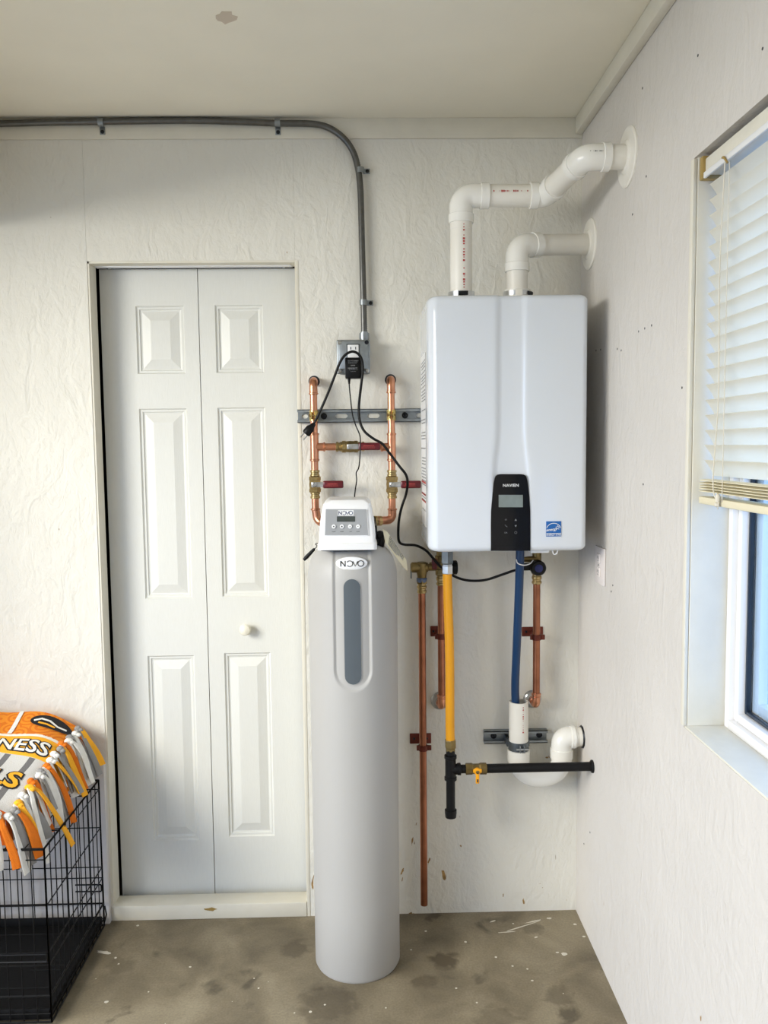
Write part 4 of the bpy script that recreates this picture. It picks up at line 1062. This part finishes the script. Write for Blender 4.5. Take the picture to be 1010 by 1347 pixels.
# hot pipe with valve (behind the yellow gas line)
WYD = -0.066
hxp = P(580.5, 850, WYD).x
hp_ = thing('hot_water_pipe', 'copper water pipe half hidden behind the yellow gas line', 'pipe', (hxp, WYD, P(580, 925, WYD).z))
zh = P(580, 930, WYD).z; zht = P(580, 765, WYD).z
obj('pipe', MB().cyl((hxp, WYD, zh+.03), (hxp, WYD, zht), PR), 'copper_dk', hp_)
def low_elbow(t, x, zc, exc_label=None):
    e = MB().tube(fillet([(x, WYD, zc+.04), (x, WYD, zc), (x, 0.008, zc)], .022, 8), .0128, 18); bead(e, (x, WYD, zc+.036), (0, 0, 1), .015); bead(e, (x, WYD, zc+.028), (0, 0, 1), .0142, .004); bead(e, (x, WYD+.028, zc+.003), (0, 1, 0.1), .0148)
    obj('elbow', e, 'copper', t)
    obj('escutcheon', MB().lathe((x, 0, zc), (0, -1, 0), [(0, .029), (.003, .029), (.008, .025), (.011, .018), (.016, .0155), (.016, .0128)], 28), 'steel', t, label='round chrome wall escutcheon')
low_elbow(hp_, hxp, zh)
def top_union(t, x, m1='brass'):
    b = MB().lathe((x, WYD, zht-.012), (0, 0, 1), [(0, .0128), (.003, .0152), (.008, .0152), (.010, .013), (.014, .013), (.017, .0152), (.024, .0152), (.026, .0135), (.034, .0135)], 20)
    obj('press_adapter', b, m1, t)
top_union(hp_, hxp)
hv = MB(); hv.lathe((hxp, WYD, zht+.018), (0, 0, 1), [(0, .0135), (.004, .018), (.020, .018), (.022, .0155), (.044, .0155), (.046, .019), (.062, .019), (.064, .014), (hz0-zht-.016, .014)], 10)
hv.lathe((hxp-.036, WYD, zb_+.004), (1, 0, 0), [(0, .012), (.014, .0135), (.030, .0135)], 12)
obj('isolation_valve', hv, 'brass_dk', hp_)
rk = P(572, 741, WYD-.02); obj('red_handle', MB().box((rk.x-.010, WYD-.034, rk.z-.018), (rk.x+.006, WYD-.014, rk.z+.016), .004), 'redh', hp_, label='red valve handle')
bh_ = P(599, 747, WYD); obj('black_handle', MB().lathe((bh_.x-.010, WYD+.01, bh_.z), (1, 0, 0), [(0, .019), (.004, .022), (.014, .022), (.017, .018), (.017, 0)], 20), 'black', hp_, label='black round valve handle')
bracket('dark copper hanger half behind the yellow gas line', hxp, WYD, (566, 823, 585, 837), 837, 580.5)
# cold pipe with strainer valve
cxp = P(705.5, 850, WYD).x
cw_ = thing('cold_water_pipe', 'copper water pipe right of the blue hose under the heater', 'pipe', (cxp, WYD, zh))
obj('pipe', MB().cyl((cxp, WYD, zh+.03), (cxp, WYD, zht), PR), 'copper_dk', cw_)
low_elbow(cw_, cxp, zh); top_union(cw_, cxp)
cvb = MB(); cvb.lathe((cxp, WYD, zht+.018), (0, 0, 1), [(0, .0135), (.004, .017), (.016, .017), (.018, .014), (hz0-zht-.016, .014)], 12)
obj('isolation_valve', cvb, 'brass_dk', cw_)
kb = P(709, 748, WYD-.06)
ko = obj('black_knob', MB().lathe((kb.x, WYD-.012, kb.z), (0, -1, 0), [(0, .016), (.014, .016), (.018, .0235), (.040, .0235), (.046, .020), (.046, .014)], 28), 'black', cw_, label='round black valve knob with blue centre')
obj('blue_cap', MB().lathe((kb.x, WYD-.056, kb.z), (0, -1, 0), [(-.004, .0145), (.001, .0145), (.003, .010), (.0035, 0)], 24), 'bluek', ko)
lvv = P(684, 747, WYD-.02)
obj('black_lever', MB().box((lvv.x, WYD-.036, kb.z-.010), (kb.x, WYD-.016, kb.z+.012), .006, 3), 'black', cw_)
obj('black_collar', MB().lathe((cxp, WYD, hz0-.030), (0, 0, 1), [(0, .016), (.008, .021), (.029, .025)], 16), 'black', cw_)
obj('bleed_port', MB().lathe((cxp-.045, WYD-.005, zht+.066), (1, 0, 0), [(0, .008), (.02, .010), (.045, .011)], 10), 'brass_dk', cw_)
bracket('dark copper hanger on the right-hand water pipe', cxp, WYD, (686, 824, 714, 837), 838, 705.5)

# blue condensate hose
CYH = -0.062
hose = spline([P(684, 722, -.17), P(683.5, 745, -.165), P(682, 790, -.14), P(679.5, 850, -.11), P(677.5, 900, -.074), P(678.3, 930, CYH-.003), P(680, 960, CYH)], 8)
tag(obj('condensate_hose', MB().tube(hose, .0128, 18), 'blue', None, sharp=60), 'dark blue hose running down from the heater into the white standpipe', 'hose')
zip_ = MB(); hc_ = P(683, 745, -.15); 
tag(obj('cable_tie', MB().tube(spline([P(679, 736, -.175), P(681, 741, -.182), P(689, 743.5, -.18), P(697, 741.5, -.165), P(701, 737, -.14)]), .0016, 6), 'white_pl'), 'thin white cable tie around the blue hose just below the heater', 'cable tie')

# drain standpipe and trap
dxp = P(682, 960, CYH).x
zd1, zd0 = P(682, 925, CYH-.02).z, P(682, 1000, CYH).z
dt = thing('drain_trap', 'white standpipe and p-trap drain leading into the right wall', 'drain', (dxp, CYH, zd0))
sp = MB(); sp.lathe((dxp, CYH, zd0-.01), (0, 0, 1), [(0, .0302), (zd1-zd0+.01, .0302), (zd1-zd0+.01, .0260), (.02, .0260)], 32)
spo = obj('standpipe', sp, 'pvc', dt)
dashes(lambda s, t: V((dxp+.009+t, CYH-math.sqrt(.0306**2-(.009+t)**2), zd1-.01-s*.085)), 12, 'red_ink', spo, size=.004, seed=12)
zu = P(700, 1014, CYH).z; xu = P(738.5, 985, CYH).x; zel = P(750, 970, CYH-.004).z
tb = MB()
tb.lathe((dxp, CYH, P(682, 1001, CYH).z), (0, 0, 1), [(0, .034), (.002, .0352), (P(682, 986, CYH).z-P(682, 1001, CYH).z, .0352), (P(682, 985, CYH).z-P(682, 1001, CYH).z, .0302)], 28)
rU = (xu-dxp)/2; zU = P(700, 1000, CYH).z
up = [(dxp, CYH, zU+.012)]+[(dxp+rU-rU*math.cos(a), CYH, zU-.002-(rU*.78)*math.sin(a)) for a in [math.pi*k_/16 for k_ in range(17)]]+[(xu, CYH, zU+.014)]
tb.tube(up, .0315, 24); obj('trap_bend', tb, 'pvc2', dt)
eb = MB().tube(fillet([(xu, CYH, zU), (xu, CYH, zel), (XR-.02, CYH, zel)], .046, 10), .0325, 28)
collar(eb, (xu, CYH, zU+.022), (0, 0, 1), .0355, .03); collar(eb, (XR-.032, CYH, zel), (1, 0, 0), .0355, .014)
obj('elbow', eb, 'pvc2', dt)
obj('pipe', MB().cyl((XR-.03, CYH, zel), (XR+.005, CYH, zel), .0300, 28), 'pvc', dt)
obj('sealant', MB().lathe((XR-.001, CYH, zel), (-1, 0, 0), [(0, .0365), (.003, .0345), (.004, .031)], 11), 'bolt', dt, label='dark ragged gap around the drain pipe')
zs_ = lz+.002
pcp = thing('strap_clamp', 'grey steel strap clamp around the white standpipe', 'clamp', (dxp, CYH, zs_-.016))
obj('band', MB().lathe((dxp, CYH, zs_-.026), (0, 0, 1), [(0, .0306), (0, .0322), (.028, .0322), (.028, .0306)], 32, caps=False), 'galvd', pcp)
obj('ear', MB().box((dxp-.004, CYH-.046, zs_-.023), (dxp-.001, CYH-.029, zs_-.003), .001).box((dxp+.009, CYH-.046, zs_-.023), (dxp+.012, CYH-.029, zs_-.003), .001), 'galv', pcp)
obj('bolt', MB().cyl((dxp-.014, CYH-.039, zs_-.013), (dxp+.024, CYH-.039, zs_-.013), .003, 10), 'steel', pcp)
obj('shoulder', MB().box((dxp-.036, CYH+.006, zs_-.020), (dxp-.029, -.004, zs_+.002), .001).box((dxp+.029, CYH+.006, zs_-.020), (dxp+.036, -.004, zs_+.002), .001), 'galvd', pcp)

# gas line
GY = -0.185
gx_ = P(592.5, 1010, GY).x; gxt = P(588.2, 760, GY).x
gz_ = P(660, 1010.5, GY).z
yl = thing('gas_connector', 'bright yellow coated gas line hanging from the heater to the black tee', 'gas line', ((gxt+gx_)/2, GY, gz_))
zg1, zg0 = P(588, 752, GY).z, P(592, 977, GY).z
tubep = spline([(gxt, GY, zg1), (gxt+.002, GY, zg1-.1), (gxt+.006, GY, zg1-.25), (gx_-.001, GY, zg0+.06), (gx_, GY, zg0)], 14)
obj('coated_tube', MB().tube(tubep, [.0138 if i % 2 else .0134 for i in range(len(tubep))], 18), 'yellow', yl, sharp=60)
obj('flare_nut', MB().lathe((gxt, GY, zg1-.006), (0, 0, 1), [(0, .0155), (.002, .0168), (.024, .0168), (.026, .0150), (.030, .0150)], 6), 'steel', yl, sharp=20)
obj('flare_nut', MB().lathe((gx_, GY, zg0+.010), (0, 0, -1), [(0, .0160), (.002, .0175), (.024, .0175), (.026, .0150), (.034, .0150)], 6), 'brass_dk', yl, sharp=20)
hn = P(587.5, 733, GY); obj('inlet_nut', MB().lathe((gxt, GY, zg1+.022), (0, 0, 1), [(0, .0150), (.004, .0185), (hz0-zg1-.020, .0185)], 6), 'galvd', yl, sharp=20)
bi = thing('black_gas_pipe', 'black iron gas pipe with tee and drip leg running into right wall', 'gas pipe', (gx_, GY, gz_))
tb = MB(); zt0, zt1 = P(592, 1026, GY).z, P(592, 993, GY).z
tb.lathe((gx_, GY, zt0), (0, 0, 1), [(0, .016), (.001, .0185), (.010, .0185), (.012, .0162), (zt1-zt0-.012, .0162), (zt1-zt0-.010, .0185), (zt1-zt0-.001, .0185), (zt1-zt0, .016)], 24)
xt1 = P(606, 1010, GY).x
tb.lathe((gx_, GY, gz_), (1, 0, 0), [(0, .0160), (xt1-gx_-.011, .0160), (xt1-gx_-.009, .0182), (xt1-gx_-.001, .0182), (xt1-gx_, .0150)], 24)
obj('tee', tb, 'iron', bi)
obj('nipple', MB().cyl((gx_, GY, zg0-.022), (gx_, GY, zt1-.002), .0135, 18), 'iron', bi)
zc_ = P(590, 1066, GY).z
obj('drip_leg', MB().cyl((gx_, GY, zt0+.004), (gx_, GY, zc_), .0135, 20), 'iron', bi)
zc2 = P(590, 1076, GY).z
obj('cap', MB().lathe((gx_, GY, zc2), (0, 0, 1), [(0, .010), (.003, .0165), (.018, .0180), (.026, .0180), (.028, .015)], 20), 'iron', bi)
xv0_, xv1_ = P(612, 1010, GY).x, P(640, 1010, GY).x
obj('nipple', MB().cyl((xt1-.004, GY, gz_), (xv0_+.004, GY, gz_), .0128, 18), 'iron', bi)
obj('long_pipe', MB().cyl((xv1_-.004, GY, gz_), (XR+.004, GY, gz_), .0136, 20), 'iron', bi)
obj('wall_flange', MB().lathe((XR, GY, gz_), (-1, 0, 0), [(0, .0195), (.004, .0195), (.007, .016), (.007, .0135)], 20), 'iron', bi)
gv = thing('gas_valve', 'brass gas shutoff valve with small yellow lever on black pipe', 'valve', ((xv0_+xv1_)/2, GY, gz_))
vm = (xv0_+xv1_)/2; vl = xv1_-xv0_
obj('body', MB().lathe((xv0_, GY, gz_), (1, 0, 0), [(0, .0135), (.001, .0172), (vl*.3, .0172), (vl*.36, .0150), (vl*.64, .0150), (vl*.7, .0172), (vl-.001, .0172), (vl, .0135)], 8), 'brass_dk', gv, sharp=15)
vx = P(626.5, 1012, GY).x
hl = MB(); hl.cyl((vx, GY-.016, gz_), (vx, GY-.024, gz_), .0105, 18, .001)
hl.box((vx-.013, GY-.027, gz_-.003), (vx+.013, GY-.022, gz_+.009), .003)
hl.box((vx-.0055, GY-.027, gz_-.036), (vx+.0055, GY-.022, gz_), .003)
lo = obj('lever', hl, 'yellow', gv, label='yellow shutoff lever')
obj('lever_nut', MB().lathe((vx, GY-.025, gz_), (0, 0-1, 0), [(0, .0055), (.004, .0055), (.005, .003)], 6), 'brass_dk', lo)
obj('lever_slot', MB().box((vx-.002, GY-.0276, gz_-.031), (vx+.002, GY-.0268, gz_-.022)), 'ink', lo)

# ------------------------------------------------------------------ dog crate
KX0, KX1, KY0, KY1, KZ = -1.47, -0.852, -0.49, -0.045, 0.49
cr = thing('dog_crate', 'black folding wire dog crate on the floor left of the door', 'crate', ((KX0+KX1)/2, (KY0+KY1)/2, 0))
WR = 0.0016; FRR = 0.0028
ZW = [0.035, 0.085, 0.17, 0.205, 0.335, 0.46]
def wire(b, a, c, r=WR): b.tube([a, c], r, 6)
def side_panel(name, fixed, axis, lo, hi, spacing):
    """verticals and cross wires welded together: one panel of the crate"""
    pt = lambda t, z: V((fixed, t, z)) if axis == 'y' else V((t, fixed, z))
    b = MB()
    for z in (0.012, KZ): wire(b, pt(lo, z), pt(hi, z), FRR)
    for t in (lo, hi): wire(b, pt(t, 0.012), pt(t, KZ), FRR)
    fr_ = obj(name, b, 'crate', cr)
    n = round((hi-lo)/spacing); proto = None
    for i in range(1, n):
        t = lo+(hi-lo)*i/n
        if proto is None:
            m_ = MB(); wire(m_, pt(t, 0.012), pt(t, KZ)); proto = obj('upright_wire', m_, 'crate', fr_); t0 = t
        else:
            c = proto.copy(); COL.objects.link(c); c.parent = fr_; c.location = (0, t-t0, 0) if axis == 'y' else (t-t0, 0, 0)
    for z in ZW:
        m_ = MB(); wire(m_, pt(lo, z), pt(hi, z), 0.0030 if z == 0.085 else 0.0018); obj('cross_wire', m_, 'crate', fr_)
    return fr_
rp = side_panel('right_panel', KX1, 'y', KY0, KY1, 0.036)
bp2 = side_panel('back_panel', KY1, 'x', KX0, KX1, 0.036)
fp = side_panel('front_panel', KY0, 'x', KX0, KX1, 0.036)
lp = side_panel('left_panel', KX0, 'y', KY0, KY1, 0.05)
tpn = MB()
for i in range(13):
    x = KX0+(KX1-KX0)*i/12; wire(tpn, V((x, KY0, KZ)), V((x, KY1, KZ)), WR if 0 < i < 12 else FRR)
for i in range(5):
    y = KY0+(KY1-KY0)*i/4; wire(tpn, V((KX0, y, KZ-.003)), V((KX1, y, KZ-.003)), .0022)
obj('top_panel', tpn, 'crate', cr)
# door latches: short double wires with hooked ends
def latch(panel_, pts): obj('latch', MB().tube(fillet(pts, .004, 4), .0024, 8), 'crate', panel_)
z_ = .19
latch(fp, [(KX1-.19, KY0-.004, z_+.014), (KX1-.004, KY0-.005, z_+.014), (KX1-.002, KY0-.006, z_-.006), (KX1-.19, KY0-.004, z_-.006)])
latch(bp2, [(KX1-.085, KY1-.004, .150), (KX1-.003, KY1-.005, .150), (KX1-.003, KY1-.006, .128), (KX1-.085, KY1-.004, .128)])
latch(rp, [(KX1+.003, KY1+.002, .075), (KX1+.012, KY1-.012, .055), (KX1+.006, KY1-.016, .03), (KX1+.001, KY1-.006, .022)])
tr_ = MB()
tr_.box((KX0+.006, KY0+.006, .016), (KX1-.004, KY1-.004, .020))
for (a, c) in (((KX0+.006, KY0+.006), (KX1-.004, KY0+.012)), ((KX0+.006, KY1-.010), (KX1-.004, KY1-.004)), ((KX0+.006, KY0+.006), (KX0+.012, KY1-.004)), ((KX1-.010, KY0+.006), (KX1-.004, KY1-.004))):
    tr_.box((a[0], a[1], .016), (c[0], c[1], .045), .002)
tro = obj('tray', tr_, 'pan', cr, label='black plastic floor tray')
for yy, x0, x1 in ((-.10, -1.3, -.91), (-.235, -1.3, -.90), (-.26, -.99, -.90), (-.28, -.99, -.90), (-.36, -1.3, -.90), (-.40, -1.05, -.90)):
    obj('tray_rib', MB().tube([(x0, yy, .0205), (x1, yy, .0205)], .0022, 8), 'pan', tro)
for sxx in (KX0+.05, KX1-.05):
    pass

# ------------------------------------------------------------------ fleece throw over the crate
FY0, FY1 = -0.475, -0.05
def ft(y): return max(-0.15, min(1.08, (y+0.46)/0.38))
def FX(y): return -0.953+0.042*ft(y)                   # knotted edge line on the right
def fz(x, y):
    u = max(0.0, FX(y)-x)                              # distance in from the knotted edge
    z = 0.574+0.087*ft(y)+0.052*(1-math.exp(-u/0.08))
    return z+0.005*math.sin(x*29+y*11)+0.004*math.sin(y*37-x*9)
def fpt(x, y, off=0.0):
    e = 0.004
    n = V((-(fz(x+e, y)-fz(x-e, y))/(2*e), -(fz(x, y+e)-fz(x, y-e))/(2*e), 1)).normalized()
    return V((x, y, fz(x, y)))+n*off
bm_ = bpy.data.materials.new('printed_fleece'); bm_.use_nodes = True; nt = bm_.node_tree; N = nt.nodes; L = nt.links
bs = N['Principled BSDF']; bs.inputs['Roughness'].default_value = .95
tc = N.new('ShaderNodeTexCoord'); sp_ = N.new('ShaderNodeSeparateXYZ'); L.new(tc.outputs['Object'], sp_.inputs[0])
mrange = N.new('ShaderNodeMapRange'); mrange.inputs['From Min'].default_value = FY0-.02; mrange.inputs['From Max'].default_value = FY1+.01
L.new(sp_.outputs['Y'], mrange.inputs['Value'])
rp_ = N.new('ShaderNodeValToRGB'); rp_.color_ramp.interpolation = 'CONSTANT'
def C4(*c): return lin(c)+(1,)
stops = [(0.0, C4(214, 96, 12)), (0.09, C4(206, 204, 200)), (0.54, C4(250, 178, 40)), (0.725, C4(244, 238, 226)), (0.754, C4(236, 142, 30))]
el_ = rp_.color_ramp.elements
el_[0].position, el_[0].color = stops[0]; el_[1].position, el_[1].color = stops[-1]
for p_, c_ in stops[1:-1]:
    q_ = el_.new(p_); q_.color = c_
L.new(mrange.outputs[0], rp_.inputs['Fac'])
# grey diagonal bars on the light field
wv = N.new('ShaderNodeTexWave'); wv.inputs['Scale'].default_value = 4.6; wv.bands_direction = 'X'
mp_ = N.new('ShaderNodeMapping'); mp_.inputs['Rotation'].default_value = (0, 0, .15); L.new(tc.outputs['Object'], mp_.inputs[0]); L.new(mp_.outputs[0], wv.inputs['Vector'])
wr = N.new('ShaderNodeMath'); wr.operation = 'GREATER_THAN'; wr.inputs[1].default_value = .86; L.new(wv.outputs['Fac'], wr.inputs[0])
fld = N.new('ShaderNodeMath'); fld.operation = 'LESS_THAN'; fld.inputs[1].default_value = .54; L.new(mrange.outputs[0], fld.inputs[0])
fl2 = N.new('ShaderNodeMath'); fl2.operation = 'GREATER_THAN'; fl2.inputs[1].default_value = .09; L.new(mrange.outputs[0], fl2.inputs[0])
m1_ = N.new('ShaderNodeMath'); m1_.operation = 'MULTIPLY'; L.new(wr.outputs[0], m1_.inputs[0]); L.new(fld.outputs[0], m1_.inputs[1])
m2_ = N.new('ShaderNodeMath'); m2_.operation = 'MULTIPLY'; L.new(m1_.outputs[0], m2_.inputs[0]); L.new(fl2.outputs[0], m2_.inputs[1])
mxa = N.new('ShaderNodeMix'); mxa.data_type = 'RGBA'; L.new(m2_.outputs[0], mxa.inputs['Factor']); L.new(rp_.outputs[0], mxa.inputs['A']); mxa.inputs['B'].default_value = C4(112, 110, 110)
# swirls on the orange field: rings round cell centres
vr = N.new('ShaderNodeTexVoronoi'); vr.inputs['Scale'].default_value = 19; L.new(tc.outputs['Object'], vr.inputs['Vector'])
mm = N.new('ShaderNodeMath'); mm.operation = 'MULTIPLY'; mm.inputs[1].default_value = 24; L.new(vr.outputs['Distance'], mm.inputs[0])
sn = N.new('ShaderNodeMath'); sn.operation = 'SINE'; L.new(mm.outputs[0], sn.inputs[0])
gt = N.new('ShaderNodeMath'); gt.operation = 'GREATER_THAN'; gt.inputs[1].default_value = .15; L.new(sn.outputs[0], gt.inputs[0])
of = N.new('ShaderNodeMath'); of.operation = 'GREATER_THAN'; of.inputs[1].default_value = .754; L.new(mrange.outputs[0], of.inputs[0])
m3_ = N.new('ShaderNodeMath'); m3_.operation = 'MULTIPLY'; L.new(gt.outputs[0], m3_.inputs[0]); L.new(of.outputs[0], m3_.inputs[1])
mxb = N.new('ShaderNodeMix'); mxb.data_type = 'RGBA'; L.new(m3_.outputs[0], mxb.inputs['Factor']); L.new(mxa.outputs['Result'], mxb.inputs['A']); mxb.inputs['B'].default_value = C4(222, 116, 16)
L.new(mxb.outputs['Result'], bs.inputs['Base Color'])
nz = N.new('ShaderNodeTexNoise'); nz.inputs['Scale'].default_value = 420; bpn = N.new('ShaderNodeBump'); bpn.inputs['Strength'].default_value = .5; bpn.inputs['Distance'].default_value = .003
L.new(tc.outputs['Object'], nz.inputs['Vector']); L.new(nz.outputs['Fac'], bpn.inputs['Height']); L.new(bpn.outputs[0], bs.inputs['Normal'])

bt = thing('fleece_throw', 'orange, white and grey fleece throw with knotted fringe on the wire crate', 'blanket', (0, 0, 0))
nx_, ny_ = 60, 48
X0b = -1.44
top_ = [[fpt(X0b+(FX(FY0+(FY1-FY0)*j/ny_)-X0b)*i/nx_, FY0+(FY1-FY0)*j/ny_) for i in range(nx_+1)] for j in range(ny_+1)]
b = MB(); bm = b.bm
gv_ = [[bm.verts.new(p) for p in r] for r in top_]
for j in range(ny_):
    for i in range(nx_): bm.faces.new((gv_[j][i], gv_[j][i+1], gv_[j+1][i+1], gv_[j+1][i]))
# back and front drop so the mound is closed down to the crate top
for row, yy in ((gv_[-1], FY1+.004), (gv_[0], FY0-.004)):
    low = [bm.verts.new((v.co.x, yy, KZ+.006)) for v in row]
    for i in range(nx_): bm.faces.new((row[i], row[i+1], low[i+1], low[i]))
rowR = [gv_[j][nx_] for j in range(ny_+1)]; low = [bm.verts.new((v.co.x+.006, v.co.y, KZ+.006)) for v in rowR]
for j in range(ny_): bm.faces.new((rowR[j], rowR[j+1], low[j+1], low[j]))
clo = obj('cloth', b, bm_, bt, sharp=80)
# woven white stripe running front to back, lettering and the oval patch
sx0 = P(14, 950, -.13).x
def strip_on(xa, xb, ya, yb, off, m, nm):
    k_ = MB(); n = 14; rg = []
    for i in range(n+1):
        t = i/n; y = ya+(yb-ya)*t; rg.append([fpt(xa, y, off), fpt(xb, y, off)])
    k_.loops(rg, closed=False); return obj(nm, k_, m, bt, recalc=False)
yw = FY0-.02+.754*(FY1+.01-FY0+.02)
strip_on(-1.083, -1.070, yw, FY1, .0025, 'fl_white', 'white_band')
def lettering(s, size, x, y, off, bold, m, nm):
    return obj(nm, MB().text(s, size, lambda a, c: fpt(x+a, y+c, off), align='RIGHT', bold=bold), m, bt, recalc=False)
lettering('NESS', .068, -.938, -.212, .0013, .005, 'fl_black', 'lettering_outline'); lettering('NESS', .068, -.938, -.212, .0022, .0012, 'fl_white', 'lettering')
lettering('OLS', .088, -.966, -.352, .0013, .007, 'fl_black', 'lettering_outline'); lettering('OLS', .088, -.966, -.352, .0022, .002, 'fl_gold', 'lettering')
ovx, ovy = -.975, -.088
obj('oval_patch', MB().loops([[fpt(ovx+.062*r_*math.cos(a), ovy+.026*r_*math.sin(a), .003) for a in [2*math.pi*k_/28 for k_ in range(28)]] for r_ in (1, .05)], cap0=False), 'fl_black', bt, recalc=False)
obj('patch_wave', MB().ribbon([(-.05, -.004), (-.03, .006), (-.005, .004), (.02, -.008), (.045, -.004)], .007, lambda a, c: fpt(ovx+a, ovy+c, .005)), 'fl_white', bt, recalc=False)
obj('patch_wave', MB().ribbon([(-.035, -.010), (-.01, -.012), (.015, -.016)], .007, lambda a, c: fpt(ovx+a, ovy+c, .005)), 'fl_gold', bt, recalc=False)
# knotted fringe: each pair of strips is tied in a small knot and hangs as its own flat tails
def tassel(p, d, L_, m, m2, sd):
    rnd = random.Random(sd)
    side0 = V((-d.y, d.x, 0)).normalized()
    kn = MB().sphere(p, .0105, 10, (rnd.uniform(.9, 1.3), rnd.uniform(.8, 1.2), .85)).sphere(p+d*.009+V((0, 0, -.005)), .0085, 10, (1.1, .9, .9))
    obj('knot', kn, m if rnd.random() < .6 else m2, bt)
    for s in range(2):
        sg = 1 if s else -1
        dd = (d+side0*rnd.uniform(-.5, .5)).normalized(); side = V((-dd.y, dd.x, 0)).normalized()
        ln = L_*rnd.uniform(.72, 1.12); wd = rnd.uniform(.0095, .0165); tw = rnd.uniform(-.5, .5); outw = rnd.uniform(.34, .52)
        a = p+side*(.005*sg)+d*(.004*s); n = 7; rings = []; pts = []
        for i in range(n+1):
            t = i/n
            pts.append(a+dd*(ln*(t**.8)*outw)+V((0, 0, -1))*(ln*.86*t**1.25)+side*(.016*t*sg+.004*math.sin(5*t+sd)))
        for i in range(n+1):
            T = (pts[min(i+1, n)]-pts[max(i-1, 0)]).normalized(); sd2 = (side*math.cos(tw*i/n)+side.cross(T)*math.sin(tw*i/n)).normalized(); nrm = sd2.cross(T).normalized()
            w_ = .006+(wd-.006)*min(1, 1.6*i/n)
            rings.append([pts[i]+sd2*(w_*math.cos(2*math.pi*k_/10))+nrm*((.0034+.0018*math.cos(4*math.pi*k_/10))*math.sin(2*math.pi*k_/10)) for k_ in range(10)])
        obj('fringe_strip', MB().loops(rings), m if s == 0 else m2, bt, sharp=70)
second = ['fl_gold', 'fl_orange', 'fl_grey', 'fl_white', 'fl_orange', 'fl_gold', 'fl_grey']
n_t = 17
for i in range(n_t):
    y = FY1-.010+(FY0-FY1+.018)*i/(n_t-1)
    tassel(fpt(FX(y)+.004+.006*math.sin(i*2.7), y, .005), V((1.0, -.30+.30*math.sin(i*2.1), 0)).normalized(), .165+.025*math.sin(i*1.7), 'fl_white' if i % 5 else 'fl_grey', second[i % 7], i+3)
for i in range(6):
    x = FX(FY0)-.020-i*.034
    tassel(fpt(x, FY0-.002, .005), V((.35-.1*i, -1, 0)).normalized(), .155, 'fl_white', second[(i+1) % 7], 60+i)
